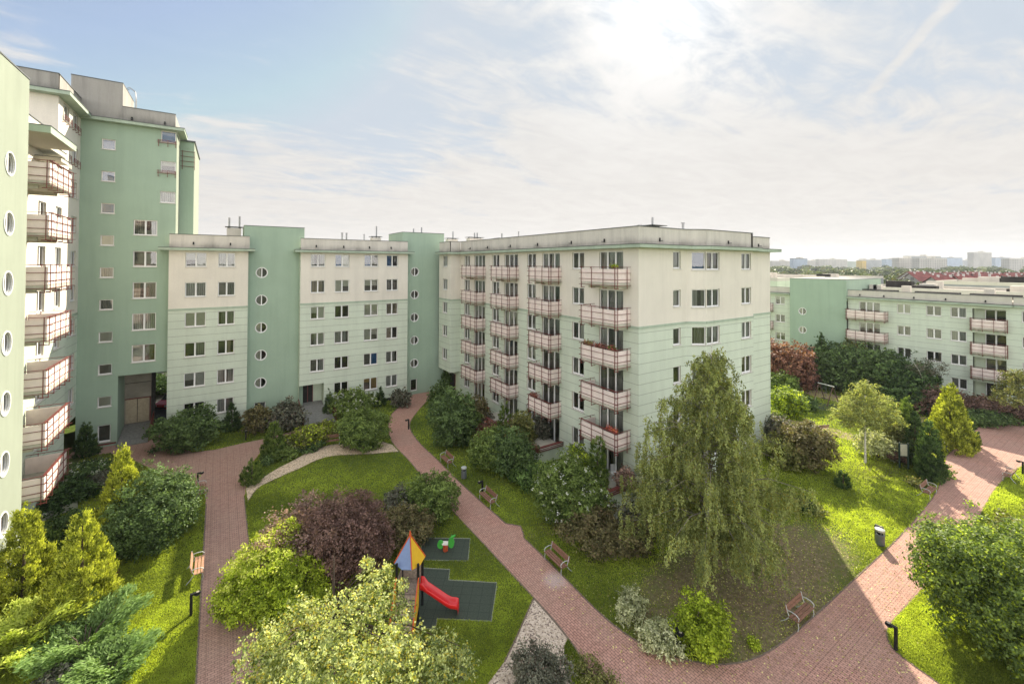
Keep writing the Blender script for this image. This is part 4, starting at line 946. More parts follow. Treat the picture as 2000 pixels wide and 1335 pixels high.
def tree(p, h, trunk_h, crown, mat, label, leaf, cov=1.3, bark=None, tr=.12, nb=9, name='tree', clump=.4, lean=(0, 0), fillr=.45, spread=.8, group=None, cat='tree'):
    """trunk, limbs reaching into each lobe, leaves clumped round the limb ends"""
    SEED[0] += 1; rg = np.random.default_rng(SEED[0]); p = np.array(p, float); p[2] = 0; r = thing(name, label, cat, p, group); bark = bark or BARK
    C, O, T = cloud(rg, crown, leaf, cov, clump, .6, fillr); C = C+p; t, u = leaf_axes(rg, len(C), O, .3, .35)
    quads('crown', C, t, u, leaf*(.7+.6*rg.random(len(C))), leaf*.62*(.8+.4*rg.random(len(C))), T, [LM[mat]], None, r)
    m = MB(); top = p+np.array([lean[0], lean[1], h*.9])
    pts = [p, p+np.array([lean[0]*.2, lean[1]*.2, trunk_h]), p+np.array([lean[0]*.6, lean[1]*.6, (trunk_h+h)/2]), top]; m.tube(pts, [tr, tr*.75, tr*.4, .015], bark, 8, False); o = m.build('trunk', r, True)
    m = MB()
    for i in range(nb):
        l = crown[i % len(crown)]; e = p+np.array([l[0]+rg.normal(0, l[3]*.45), l[1]+rg.normal(0, l[4]*.45), l[2]+rg.normal(0, l[5]*.4)])
        f = .15+.6*rg.random(); s_ = pts[1]*(1-f)+pts[2]*f if e[2] > pts[1][2] else pts[1]
        md = s_*.5+e*.5+np.array([0, 0, .12*h*.3]); m.tube([s_, md, e], [tr*.34, tr*.18, .010], BARK, 5, False)
    m.build('branch', r, True); return r
def at_h(px, py, z): return G(px, py, z)
# ---------------------------------------------------------------- planting
# left foreground
conifer(45, 1195, 2.5, 5.3, 'gold', 'golden thuja cone at the left edge of the picture', yt=974)
conifer(158, 1215, 2.7, 5.3, 'gold', 'golden thuja cone in front, right of the edge one', yt=984)
conifer(236, 1068, 2.6, 5.5, 'gold', 'tall golden thuja beside the big dark bush near the path', yt=866)
bush(300, 1062, 4.4, 3.4, 'dark', 'big dark spreading bush beside the tall golden thuja', n=9, cov=1.6, yt=905)
bush(225, 1085, 2.4, 1.5, 'blue', 'low blue green shrub at the foot of the big dark bush', n=5)
bush(212, 1105, .8, .7, 'rust', 'small orange red leaved shrub right of the front golden thuja', n=3)
bush(212, 1135, .7, .5, 'rust', 'second tiny reddish shrub nearer the lawn', n=3)
conifer(168, 892, 1.5, 3.0, 'deep', 'slim dark cone thuja at the foot of the green tower')
bush(165, 942, 3.0, 1.6, 'dark', 'white flowering hydrangea behind the tall golden thuja', flowers=70, n=6)
bush(215, 950, 2.6, 1.3, 'grey', 'grey brown shrub behind the tall golden thuja', n=5)
bush(130, 985, 3.4, 1.5, 'deep', 'dark low shrub under the left balconies', n=6)
bush(150, 1035, 2.8, 1.2, 'dark', 'dark green ground shrub between the golden thujas', n=5)
bush(100, 1000, 2.6, 1.0, 'deep', 'dark shrub by the low wall under the corner balcony', n=5)
bush(55, 1100, 2.4, 1.8, 'thuja', 'green shrub behind the left edge thuja', n=6)
juniper(30, 1290, 4.6, 2.0, 'junip', 'yellow green spreading juniper in the bottom left corner')
juniper(165, 1285, 4.2, 1.5, 'blue', 'green spreading juniper in front of the golden thujas')
juniper(95, 1255, 3.0, 1.6, 'junip', 'yellow juniper between the corner juniper and the thujas')
juniper(215, 1330, 3.2, 1.2, 'blue', 'blue green juniper at the bottom edge near the lawn')
bush(130, 1345, 2.0, 1.0, 'grey', 'grey twiggy shrub at the bottom edge', n=5)
lw = MB(); a, b = G(80, 1020), G(150, 992)
dd_ = unit(b-a); nn2 = np.array([-dd_[1], dd_[0], 0])*.08
lw.hexa([a-nn2, b-nn2, b+nn2, a+nn2]+[q+np.array([0, 0, .45]) for q in (a-nn2, b-nn2, b+nn2, a+nn2)], SLAB); lw.box(float(a[0])-.3, float(a[1])-.1, .4, float(a[0])+.1, float(a[1])+.1, .5, SLAB)
tag(lw.build('low_wall'), 'low concrete retaining wall under the corner balconies', 'wall')
# in front of the middle block
bush(366, 872, 5.0, 3.2, 'dark', 'large round dark bush beside the passage', n=10, leaf=.17, cov=1.7, yt=797)
conifer(453, 841, 1.5, 2.2, 'deep', 'small cone thuja between the round bush and first stair tower', yt=785)
bush(506, 842, 3.0, 2.3, 'brown', 'brownish shrub at the foot of the first stair tower', n=6, yt=790)
bush(562, 838, 3.3, 2.9, 'grey', 'loose dark twiggy shrub left of the entrance ramp', n=7, yt=776)
conifer(535, 893, 1.9, 3.1, 'thuja', 'cone thuja at the tip of the planting bed', yt=820)
bush(600, 874, 3.8, 1.5, 'olive', 'yellow green spirea bed behind the bench', d=2.2, n=8, mixm=('lime', lambda C, g: g.random(len(C))-.55), yt=828)
bush(560, 880, 2.2, 1.3, 'olive', 'yellow flecked shrub beside the cone thuja', n=6, mixm=('varieg', lambda C, g: g.random(len(C))-.7))
bush(640, 848, 3.0, 1.4, 'olive', 'yellow leaved shrub left of the large bush by the path', n=6, mixm=('lime', lambda C, g: g.random(len(C))-.6))
bush(556, 895, 2.4, .9, 'mid', 'low ground cover shrub at the gravel edge', n=7, d=1.6)
bush(605, 880, 2.4, .7, 'dark', 'low dark cotoneaster at the gravel edge', n=7, d=1.4)
bush(522, 905, 1.1, 0.7, 'dark', 'small low shrub next to the short thuja', n=5)
conifer(492, 943, 1.4, 1.35, 'thuja', 'short stubby thuja at the corner of the path', power=.6, yt=899)
conifer(643, 811, 1.15, 2.4, 'deep', 'slim dark thuja right of the entrance ramp', yt=756)
bush(692, 810, 4.3, 2.2, 'mid', 'white flowering hydrangea against the middle block', flowers=170, n=8, yt=756)
bush(710, 868, 4.4, 2.9, 'mid', 'large green bush beside the diagonal path', n=10, leaf=.15, cov=1.6, yt=797)
conifer(742, 793, 1.3, 1.8, 'deep', 'little cone thuja under the middle block windows', yt=756)
bush(783, 794, 2.4, 1.8, 'grey', 'rounded twiggy bush by the second stair tower', n=6, yt=754)
# along the balcony side
bush(862, 800, 2.9, 2.6, 'dark', 'dark bush by the corner entrance', n=7, yt=740)
bush(885, 762, 3.0, 3.4, 'dark', 'tall dark shrub against the projecting corner', n=7)
bush(884, 868, 4.1, 4.0, 'dark', 'huge grey green bush beside the lawn', n=10, cov=1.6, yt=757)
bush(928, 832, 3.0, 2.8, 'brown', 'brown leaved shrub hiding the farthest terrace', n=7, yt=768)
conifer(912, 863, 0.9, 1.6, 'thuja', 'tiny thuja at the foot of the huge grey bush', yt=822)
bush(955, 862, 2.4, 1.9, 'rust', 'reddish shrub near the bicycle terrace', n=6)
bush(930, 845, 1.2, 2.2, 'mid', 'narrow light green shrub beside the huge grey bush', n=5)
conifer(985, 872, 1.25, 3.4, 'thuja', 'narrow bright green thuja column at the bicycle terrace', power=.45, yt=782)
bush(955, 915, 3.4, 2.4, 'mid', 'green viburnum in front of the bicycle terrace', n=7, yt=830)
bush(1003, 925, 3.6, 2.9, 'dark', 'dark climber mass on the terrace corner', n=8, yt=828)
bush(988, 895, .8, 2.6, 'orange', 'orange autumn tuft among the dark climber', n=3)
bush(1018, 882, 2.7, 3.6, 'olive', 'yellowish tall shrub behind the white terrace wall', n=7, yt=800)
bush(1060, 872, 1.9, 3.2, 'grey', 'grey conifer like shrub on the second terrace', n=6, z0=0, yt=800)
bush(1086, 870, 1.6, 2.4, 'dark', 'dark shrub on the second terrace near the wall', n=5, yt=832)
bush(1042, 948, 3.2, 1.2, 'blue', 'low blue green juniper under the white terrace wall', n=8, yt=903)
bush(1068, 975, 1.6, .7, 'blue', 'small low juniper on the lawn edge', n=5)
bush(1115, 1008, 4.5, 2.9, 'mid', 'big hydrangea with cream flower heads by the near terrace', flowers=200, n=10, cov=1.6, yt=892)
bush(1135, 955, 3.2, 2.6, 'lime', 'yellow green climber between the two near terraces', n=7, mixm=('mid', lambda C, g: g.random(len(C))-.5), yt=872)
bush(1142, 912, 2.7, 2.6, 'mid', 'green rose arch on the terrace', n=6, yt=862)
conifer(1167, 985, 1.3, 4.0, 'thuja', 'narrow olive thuja column before the lowest balcony', power=.4, yt=848)
bush(1165, 1056, 4.2, 1.5, 'brown', 'pale twiggy shrub row below the hydrangea', n=9, yt=1000)
bush(1225, 1068, 3.0, 1.4, 'brown', 'brown twiggy shrub next to the birch', n=8, yt=1015)
bush(1228, 1040, 2.6, 2.4, 'grey', 'grey brown shrub in front of the near terrace wall', n=7, yt=985)
bush(1222, 955, 1.6, 1.6, 'plump', 'pink and white potted plants on the near terrace', n=5, z0=.95, at=G(1222, 955, .95))
bush(1262, 985, 2.0, 3.4, 'varieg', 'pale variegated shrub at the gable corner', n=6, yt=895)
# playground side
bush(575, 1135, 4.4, 4.2, 'plump', 'pale pink plum shrub in the centre bed', n=8, cov=1.3, at=G(562, 1128), yt=1000)
bush(680, 1126, 4.1, 4.6, 'plum', 'large dark purple plum bush', n=11, cov=1.7, yt=960)
bush(600, 1060, 2.4, 3.6, 'plump', 'pinkish plum shoots behind the dark purple bush', n=6, cov=.9, at=G(612, 1085), yt=950)
bush(512, 1180, 3.7, 3.3, 'lime', 'bright yellow green shrub overhanging the straight path', n=10, cov=1.7, at=G(512, 1190), mixm=('lime_lit', lambda C, g: (C[:, 2]-2.7)-.5*(C[:, 0]+.2)+g.normal(0, .7, len(C))))  # lit upper side painted in with brighter yellow leaves
bush(590, 1195, 2.6, 2.6, 'lime', 'lower bright green shrub right of the yellow green one', n=7, cov=1.6)
bush(780, 1012, 2.2, 2.3, 'grey', 'grey green shrub at the lawn edge', n=7, yt=950)
bush(842, 1006, 3.5, 3.2, 'mid', 'tall olive green bush beside the diagonal path', n=9, yt=918)
bush(795, 1056, 3.2, 2.0, 'brown', 'bronze green shrub behind the play tower', n=8, yt=988)
# bend of the path
bush(1235, 1195, 1.5, .9, 'varieg', 'small cream edged shrub farthest along the kerb', n=5, leaf=.075, cov=.9)
bush(1222, 1215, .9, .8, 'varieg', 'tiny cream edged shrub in the middle of the kerb row', n=4, leaf=.075, cov=.8)
bush(1290, 1262, 1.9, 1.0, 'varieg', 'cream edged shrub beside the path lamp', n=7, leaf=.075, cov=1.1)
bush(1372, 1268, 2.3, 2.2, 'lime', 'bright yellow green shrub by the bend', n=9, leaf=.085, cov=1.1, clump=.16)
bush(1472, 1262, .6, .4, 'lime', 'tiny yellow seedling shrub by the bend', n=3, leaf=.07)
bush(1058, 1350, 2.2, 1.4, 'grey', 'dark grey green cotton lavender on the gravel', n=9, leaf=.07)
bush(1150, 1320, 1.6, .5, 'olive', 'straggly golden grass along the kerb', n=7, leaf=.07, cov=.5)
bush(1185, 1350, 1.2, .5, 'olive', 'straggly golden grass at the bottom edge', n=5, leaf=.07, cov=.5)
# right side
bush(1580, 912, 3.6, 3.2, 'brown', 'brown green shrub beside the gable', n=9, cov=1.5, yt=815)
bush(1535, 908, 3.4, 3.2, 'olive', 'olive shrub between birch and gable', n=8, yt=850)
bush(1520, 870, 3.0, 3.0, 'grey', 'grey shrub close to the gable wall', n=7)
bush(1540, 812, 3.8, 3.0, 'lime', 'sunlit yellow green shrub past the gable', n=8, mixm=('mid', lambda C, g: g.random(len(C))-.45), yt=752)
bush(1530, 775, 3.6, 3.2, 'mid', 'grey green shrub behind the sunlit one', n=8)
bush(1575, 800, 2.4, 1.5, 'dark', 'low dark spreading shrub at the sunlit lawn', n=6)
bush(1575, 758, 3.0, 2.4, 'plum', 'dark plum shrub near the swings', n=7)
bush(1528, 775, 6.4, 6.4, 'rust', 'rusty red bushy tree in front of the far stair tower', 'tree', 'small_tree', n=11, cov=1.6, at=G(1536, 758))
conifer(1647, 952, .95, 1.2, 'deep', 'small dark cone shrub alone on the sunlit lawn')
bush(1575, 1000, 1.2, 1.1, 'deep', 'small dark shrub at the birch shadow', n=5)
bush(1598, 1006, .9, .7, 'olive', 'small olive shrub next to the dark one in the lawn', n=4)
conifer(1770, 890, 2.7, 5.2, 'thuja', 'green thuja behind the notice board', tops=2, yt=768)
conifer(1856, 874, 4.3, 6.3, 'gold', 'large golden thuja pair beside the plaza', tops=2, yt=742)
conifer(1816, 934, 2.2, 4.8, 'deep', 'dense dark thuja pair in front of the golden ones', tops=2, power=.55, yt=815)
bush(1826, 925, 2.2, .9, 'thuja', 'low skirt of green at the dark thuja pair', n=5)
conifer(1890, 870, 1.4, 2.9, 'deep', 'narrow dark thuja at the plaza corner', power=.5, yt=806)
bush(1715, 893, 3.0, 1.8, 'varieg', 'pale twiggy shrub behind the slender birch', n=7, cov=1.1, yt=838)
bush(1760, 898, 3.4, 1.3, 'plum', 'dark low shrub row behind the notice board', n=8, d=1.5)
bush(1755, 890, 2.6, 2.6, 'olive', 'olive shrub left of the thujas', n=7, yt=805)
bush(1795, 950, 1.5, .5, 'olive', 'low golden ground shrub by the bench on the right', n=5)
# far hedge belt
for i, (px, py, w_, h_, mt_, lb) in enumerate([
    (1612, 742, 4.6, 6.0, 'deep', 'dark conifer mass at the left of the far hedge belt'), (1650, 762, 6.5, 6.3, 'dark', 'rounded evergreen second in the far hedge belt'),
    (1700, 770, 7.5, 6.6, 'dark', 'widest evergreen in the middle of the far hedge belt'), (1752, 782, 7.0, 6.0, 'deep', 'dark evergreen right of the middle in the far hedge belt'),
    (1788, 800, 5.5, 4.6, 'deep', 'low dark evergreen at the right end of the far hedge belt'), (1590, 748, 4.2, 2.2, 'deep', 'low juniper at the foot of the far stair tower'),
    (1665, 745, 3.8, 6.6, 'olive', 'olive pointed tree against the far stair tower corner'), (1735, 745, 6.0, 5.6, 'dark', 'evergreen close under the far balconies'),
    (1870, 800, 5.5, 1.8, 'plum', 'purple barberry hedge left part by the right block'), (1925, 808, 5.5, 1.7, 'plum', 'purple barberry hedge middle part by the right block'),
    (1980, 818, 5.0, 1.8, 'plum', 'purple barberry hedge right part by the right block'), (1905, 825, 4.0, 1.2, 'dark', 'low green juniper before the purple hedge'), (1945, 822, 4.0, 1.1, 'dark', 'low green juniper right of the other by the hedge'),
    (1830, 812, 4.0, 3.2, 'plum', 'dark red shrub behind the golden thujas')]):
    bush(px, py, w_, h_, mt_, lb, n=9, cov=1.5)
conifer(1605, 745, 2.6, 6.6, 'deep', 'dark pointed conifer rising from the hedge belt')
# foreground bush on the right
rb = G(1985, 1270)
bush(0, 0, 6.0, 5.6, 'mid', 'large leafy bush at the right edge', 'shrub', 'large_shrub', at=rb, n=15, leaf=.10, cov=1.5, clump=.34, fillr=.6, stems=8, mixm=('lime', lambda C, g: g.random(len(C))-.82))
bush(2040, 1215, 4.0, 5.0, 'olive', 'olive bush beyond the right edge', at=G(2050, 1180), n=8, leaf=.15)
# trees
tree(G(690, 905), 5.6, 2.2, [(0, 0, 4.3, 1.5, 1.5, 1.25), (-1.0, .9, 3.5, 1.2, 1.2, .9), (1.0, -.7, 3.3, 1.3, 1.3, .9), (.2, .4, 2.9, 1.7, 1.6, .8), (1.6, -1.3, 2.9, .9, .9, .7)], 'maple', 'placeholder', .10) if False else None
tb = G(1690, 905)
tree(tb, 6.5, 2.0, [(0, 0, 5.5, 1.0, 1.0, 1.2), (-.9, .6, 4.6, 1.1, 1.1, 1.0), (.9, -.6, 4.5, 1.2, 1.2, 1.0), (-.3, .2, 3.8, 1.5, 1.5, 1.0), (1.7, -1.1, 3.6, 1.0, 1.0, .9), (-1.7, 1.1, 3.6, .9, .9, .7), (.6, .4, 3.1, 1.6, 1.3, .7)], 'birch', 'slender young birch with white stem on the sunlit lawn', .13, cov=1.35, bark=BBARK, tr=.09, nb=14, clump=.3, name='birch_tree')
tr_ = G(2010, 850)
tree(tr_, 6.2, 2.0, [(0, 0, 4.6, 2.0, 2.0, 1.5), (-1.3, 1.0, 3.6, 1.5, 1.5, 1.0), (1.2, -1, 3.5, 1.5, 1.5, 1.0), (-.8, .4, 5.3, 1.0, 1.0, .8)], 'olive', 'yellow green tree at the right edge by the plaza', .17, cov=1.5, nb=10, clump=.4)
tree(G(1815, 800), 5.8, 2.6, [(0, 0, 4.9, 1.5, 1.5, .9), (-1.2, .8, 4.6, .9, .9, .5), (1.0, -.6, 4.2, .9, .9, .6)], 'grey', 'sparse half bare birch leaning by the right block', .15, cov=.35, bark=BBARK, tr=.1, nb=16, clump=.35, lean=(-1.2, 1.0), name='birch_tree')
# tree top that fills the bottom of the view
ft_ = G(650, 1330, 0)
lob = []
rgx = np.random.default_rng(5)
for (px, py, z, r_) in [(520, 1265, 3.9, 1.15), (600, 1215, 4.4, 1.2), (700, 1190, 4.9, 1.3), (775, 1262, 4.2, 1.1), (860, 1290, 4.0, 1.1), (650, 1290, 4.6, 1.5), (760, 1300, 4.5, 1.5), (560, 1330, 3.6, 1.3), (830, 1345, 3.7, 1.2), (690, 1360, 4.4, 1.6), (505, 1345, 3.3, .9), (900, 1300, 3.6, .7), (785, 1190, 3.9, .55), (745, 1125, 4.9, .62), (722, 1100, 5.2, .35), (775, 1150, 4.7, .5)]:
    q = G(px, py, z)-ft_; lob.append((q[0], q[1], z, r_*.82, r_*.82, r_*.62))
tree(ft_, 5.4, 1.6, lob, 'maple', 'pale variegated maple filling the bottom of the view', .092, cov=.85, tr=.13, nb=60, clump=.17, fillr=.25, name='maple_tree')
# the great weeping birch
TWIG = plain('birch_twig', (.22, .19, .15), .85, var=.3)
def weeping(p, H, Rm, label):
    rg = np.random.default_rng(77); p = np.array(p, float); p[2] = 0; r = thing('birch_tree', label, 'tree', p)
    m = MB(); tp = [p, p+np.array([.05, .05, 3]), p+np.array([-.1, .1, 6.5]), p+np.array([.0, 0, 9.5]), p+np.array([.15, -.1, H-.3])]
    m.tube(tp[:2], [.19, .16], BARK, 9, False); m.tube(tp[1:], [.16, .11, .06, .015], BBARK, 9, False); m.build('trunk', r, True)
    m = MB(); Cs, Ts = [], []
    nb = 150
    for i in range(nb):
        z0 = 1.7+(H-2.4)*((i+.5)/nb)**.92; f = (z0-2.0)/(H-2.0); a = i*2.399+rg.normal(0, .25)
        prof = Rm*(1-f)**.82*(.80+.30*rg.random())*(1.0 if f > .10 else .80+2.0*f)*(1+.22*math.sin(3*a+z0*.9))
        base = tp[0]*(1-z0/H)+tp[-1]*(z0/H); rise = (.10+.30*rg.random())*prof
        e = base+np.array([math.cos(a)*prof, math.sin(a)*prof, rise-.05*prof]); md = base*.45+e*.55+np.array([0, 0, rise*.6+.1])
        m.tube([base, md, e], [.014+.035*(1-f), .010+.012*(1-f), .004], TWIG, 4, False)
        ns = int((5+prof*6.6)*(1-.30*f))
        for k in range(ns):
            t_ = .25+.75*rg.random(); q = (base*(1-t_)**2+2*t_*(1-t_)*md+t_*t_*e)+rg.normal(0, .16, 3)
            ln = (.35+1.0*rg.random())*(.5+.6*(1-f)); ln = min(ln, max(.1, q[2]-.55)); nl = int(50*ln+14)
            s_ = rg.random(nl); sw = rg.normal(0, .16, 2)
            C = q+np.stack([s_*sw[0], s_*sw[1], -s_*ln], 1)+rg.normal(0, .055, (nl, 3)); Cs.append(C); Ts.append(np.clip(np.full(nl, rg.random()*.6)+.4*rg.random(nl), 0, 1))
    m.build('branch', r, True)
    C = np.concatenate(Cs); T = np.concatenate(Ts); N = len(C)
    d = unit(np.array([0, 0, -1.])+rg.normal(0, .55, (N, 3))); nrm = unit(rg.normal(0, 1, (N, 3))); u = unit(np.cross(d, nrm))
    quads('crown', C, d, u, .10*(.8+.6*rg.random(N)), .058*(.8+.5*rg.random(N)), T, [LM['birch']], None, r); return N
NB = weeping(G(1385, 1130), 12.3, 4.7, 'great weeping birch with drooping branches in front of the gable')
bush(316, 775, 7.0, 5.0, 'dark', 'dark trees beyond the passage behind the red car', 'tree', 'small_tree', at=np.array([-31.5, 64, 0]), n=8)
bush(400, 775, 7.0, 5.0, 'deep', 'dark shrubbery farther beyond the passage', 'shrub', at=np.array([-37, 66, 0]), n=8)

conifer(1010, 870, 1.1, 3, 'thuja', 'pointed green thuja between the olive shrub and the climber', yt=800)
conifer(1742, 880, 1.7, 4, 'thuja', 'slim pointed thuja left in the row by the notice board', yt=772)
conifer(1788, 905, 1.8, 4, 'deep', 'slim dark thuja between the notice board and the dark pair', yt=800)
conifer(904, 872, .8, 2, 'deep', 'second tiny thuja at the foot of the huge bush', yt=836)
bush(1090, 935, 2.2, 1.6, 'dark', 'dark shrub under the wall between two terraces', n=6, yt=905)
bush(1180, 1000, 2.0, 1.6, 'dark', 'dark shrub at the corner of the near terrace wall', n=6, yt=975)
bush(905, 800, 2.4, 2.6, 'brown', 'brown shrub against the long facade under the third bay', n=6, yt=768)
bush(945, 835, 2.0, 2.2, 'grey', 'grey shrub against the long facade at the bicycle terrace', n=6, yt=800)
bush(0, 0, 5.0, 2.7, 'deep', 'dark hedge shrub behind the red car in the passage', at=np.array([-30.4, 47.6, 0]), n=8)
# ---------------------------------------------------------------- furniture of the courtyard
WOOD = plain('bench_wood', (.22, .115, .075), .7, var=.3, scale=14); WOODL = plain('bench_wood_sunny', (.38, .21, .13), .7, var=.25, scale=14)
IRON = plain('bench_iron', (.50, .52, .49), .5, .3); BLACK = plain('black_paint', (.012, .012, .013), .45)
LENS = plain('lamp_glass', (.32, .29, .22), .3); GREYM = plain('grey_metal', (.16, .18, .19), .45, .4)
def make_bench(label, loc, rz, wood=None):
    wood = wood or WOOD; t = thing('park_bench', label, 'bench', loc, 'benches along the courtyard paths', rz, True)
    m = MB()
    for k, y in enumerate((.02, .16, .30)): m.box(-.78, y, .43, .78, y+.11, .465, wood)
    m.build('seat', t)
    m = MB()
    for z, y in ((.58, -.075), (.72, -.105)): m.hexa([(-.78, y-.02, z), (.78, y-.02, z), (.78, y+.015, z), (-.78, y+.015, z), (-.78, y-.05, z+.115), (.78, y-.05, z+.115), (.78, y-.015, z+.115), (-.78, y-.015, z+.115)], wood)
    m.build('backrest', t)
    for x in (-.72, .72):
        m = MB()
        m.tube([(x, .36, 0), (x, .40, .20), (x, .36, .42), (x, .02, .42), (x, -.06, .60), (x, -.13, .86)], .02, IRON, 6)
        m.tube([(x, .02, .42), (x, -.12, .22), (x, -.34, 0)], .02, IRON, 6)
        m.tube([(x, -.09, .66), (x, .10, .70), (x, .30, .68), (x, .41, .60), (x, .38, .44)], .02, IRON, 6)
        m.build('side_frame', t)
    return t
def face_rz(f): return math.atan2(f[1], f[0])-math.pi/2
def seg_dir(a, b): a = G(*a)[:2]; b = G(*b)[:2]; d = b-a; return d/np.linalg.norm(d)
dB1 = seg_dir((868, 910), (940, 980)); dB2 = seg_dir((1060, 1085), (1110, 1135))
def toward(p, q): v = G(*q)[:2]-G(*p)[:2]; return v/np.linalg.norm(v)
def perp_to(d, p, q):
    n = np.array([-d[1], d[0]]); return n if n@toward(p, q) > 0 else -n
b0 = make_bench('weathered bench seen end on beside the black lamp, upper end of the straight path', G(388, 968), face_rz(na))
bl_ = [((379, 1122), na, 'sunlit orange brown bench on the left lawn by the straight path'), ((646, 868), np.array([-.25, -1.]), 'bench facing the gravel path in front of the spirea bed'),
       ((876, 906), perp_to(dB1, (876, 906), (800, 950)), 'bench farthest up the diagonal path, just above the grey litter bin'), ((957, 982), perp_to(dB1, (957, 982), (880, 1020)), 'bench beside the lamp at mid diagonal path'),
       ((1091, 1104), perp_to(dB2, (1091, 1104), (1000, 1150)), 'bench nearest the pale patch on the diagonal path'), ((1556, 1208), perp_to(dc, (1556, 1208), (1700, 1250)), 'red backed bench in the shade near the path junction'),
       ((1808, 966), perp_to(dc, (1808, 966), (1900, 1000)), 'bench by the dark thuja pair on the sunlit path'), ((1978, 938), -perp_to(dc, (1808, 966), (1900, 1000)), 'bench at the right edge of the picture on the lawn corner'),
       ((1604, 846), np.array([.35, .9]), 'distant bench on the narrow pale side path')]
for (px, f, lb) in bl_:
    r = dup(b0, G(*px), face_rz(f), lb)
    if 'orange' in lb:
        for c in r.children:
            if c.name.startswith(('seat', 'backrest')): c.data = c.data.copy(); c.data.materials[0] = WOODL
def make_lamp(label, loc, rz):
    t = thing('path_lamp', label, 'path lamp', loc, 'low lamps along the paths', rz, True)
    m = MB(); m.box(-.055, -.055, 0, .055, .055, .92, BLACK); m.build('post', t)
    m = MB(); m.box(-.06, -.05, .925, .06, .34, .985, BLACK); m.tube([(0, .22, .925), (0, .22, .86)], [.15, .10], BLACK, 12); m.build('lamp_head', t)
    m = MB(); m.tube([(0, .24, .987), (0, .24, 1.0)], .06, LENS, 12); m.build('lens', t)
    return t
l0 = make_lamp('black path lamp behind the upper bench of the straight path', G(386, 950), face_rz(na))
for px, f, lb in [((373, 1202), na, 'black path lamp on the left lawn below the sunlit bench'), ((480, 860), np.array([0, -1.]), 'black path lamp on the grass in front of the middle block'),
                  ((798, 838), np.array([-1., 0]), 'black path lamp at the top bend of the diagonal path'), ((942, 966), perp_to(dB1, (957, 982), (880, 1020)), 'black path lamp just left of the mid diagonal bench'),
                  ((1322, 1272), np.array([-.3, -1.]), 'black path lamp between the variegated shrub and yellow shrub'), ((1750, 1270), -perp_to(dc, (1808, 966), (1900, 1000)), 'black path lamp on the grass corner at the path junction'),
                  ((1711, 1057), perp_to(dc, (1808, 966), (1900, 1000)), 'black path lamp standing against the grey litter bin'), ((1998, 926), -perp_to(dc, (1808, 966), (1900, 1000)), 'black path lamp cut by the right picture edge')]:
    dup(l0, G(*px), face_rz(f), lb)
def bin_(px, label, r=.2, h=.85):
    p = G(*px); t = thing('litter_bin', label, 'litter bin', p, None, 0, True)
    m = MB(); m.tube([(0, 0, .06), (0, 0, h*.68), (0, 0, h*.70)], [r, r, r*.92], GREYM, 16); m.tube([(0, 0, 0), (0, 0, .06)], r*.8, BLACK, 12); m.build('body', t)
    m = MB(); m.tube([(0, 0, h*.88), (0, 0, h), (0, 0, h+.03)], [r*1.02, r*1.02, r*.6], IRON, 16)
    for a in range(4): m.box(math.cos(a*1.57+.5)*r*.9-.02, math.sin(a*1.57+.5)*r*.9-.02, h*.68, math.cos(a*1.57+.5)*r*.9+.02, math.sin(a*1.57+.5)*r*.9+.02, h*.9, GREYM)
    m.build('lid', t)
    m = MB(); m.tube([(0, 0, h*.70), (0, 0, h*.88)], r*.7, BLACK, 12); m.build('liner', t)
bin_((906, 934), 'round grey litter bin between two benches on the diagonal path'); bin_((1719, 1064), 'grey litter bin with shiny lid beside the sunny path', .22, .92); bin_((1842, 882), 'grey litter bin between the dark and golden thujas', .3, .85)
# notice board
p = G(1757, 915); q = G(1774, 917); t = thing('notice_board', 'cream notice board on two dark posts in front of the thujas', 'notice board', p)
m = MB(); DKG = plain('dark_green_paint', (.02, .045, .035), .5); NB_ = plain('board_cream', (.66, .62, .48), .6)
for w_ in (p, q): m2 = MB(); m2.box(w_[0]-.05, w_[1]-.05, 0, w_[0]+.05, w_[1]+.05, 2.05, DKG); m2.build('post', t)
d = unit(q-p); n_ = np.array([-d[1], d[0], 0])*.02
def slab(mb, a, b, z0, z1, n, mat): mb.hexa([(*(a-n)[:2], z0), (*(b-n)[:2], z0), (*(b+n)[:2], z0), (*(a+n)[:2], z0), (*(a-n)[:2], z1), (*(b-n)[:2], z1), (*(b+n)[:2], z1), (*(a+n)[:2], z1)], mat)
slab(m, p+d*.06, q-d*.06, 1.05, 1.95, n_, NB_); m.build('panel', t); m = MB(); slab(m, p+d*.055, q-d*.055, 1.0, 1.045, n_*1.6, DKG); slab(m, p+d*.055, q-d*.055, 1.955, 2.0, n_*1.6, DKG); m.build('frame', t)
# play tower with slide
C0 = G(800, 1196); X = np.array([*_r0[:2], 0]); Y = np.array([*_f0[:2], 0]); BLUE = plain('roof_blue', (.20, .27, .46), .5, var=.05); YEL = plain('panel_yellow', (.72, .44, .03), .5, var=.05)
REDP = plain('slide_red', (.60, .012, .015), .28, var=.03, spec=.6); ORR = plain('roof_orange_red', (.55, .10, .03), .5); TIMB = plain('play_timber', (.30, .24, .19), .8, var=.3, scale=10); GRN = plain('springer_green', (.06, .36, .05), .45)
t = thing('play_tower', 'play tower with blue and yellow pointed roof on the dark safety mat', 'play tower', C0)
def L(x, y, z): return C0+X*x+Y*y+np.array([0, 0, z])
for sx in (-.48, .48):
    for sy in (-.48, .48): m = MB(); m.tube([L(sx, sy, 0), L(sx, sy, 2.55)], .06, BLACK, 8); m.build('post', t)
m = MB(); m.hexa([L(-.5, -.5, 1.15), L(.5, -.5, 1.15), L(.5, .5, 1.15), L(-.5, .5, 1.15), L(-.5, -.5, 1.22), L(.5, -.5, 1.22), L(.5, .5, 1.22), L(-.5, .5, 1.22)], TIMB); m.build('platform', t)
cols = [BLUE, YEL, BLUE, YEL]; r0_ = .70
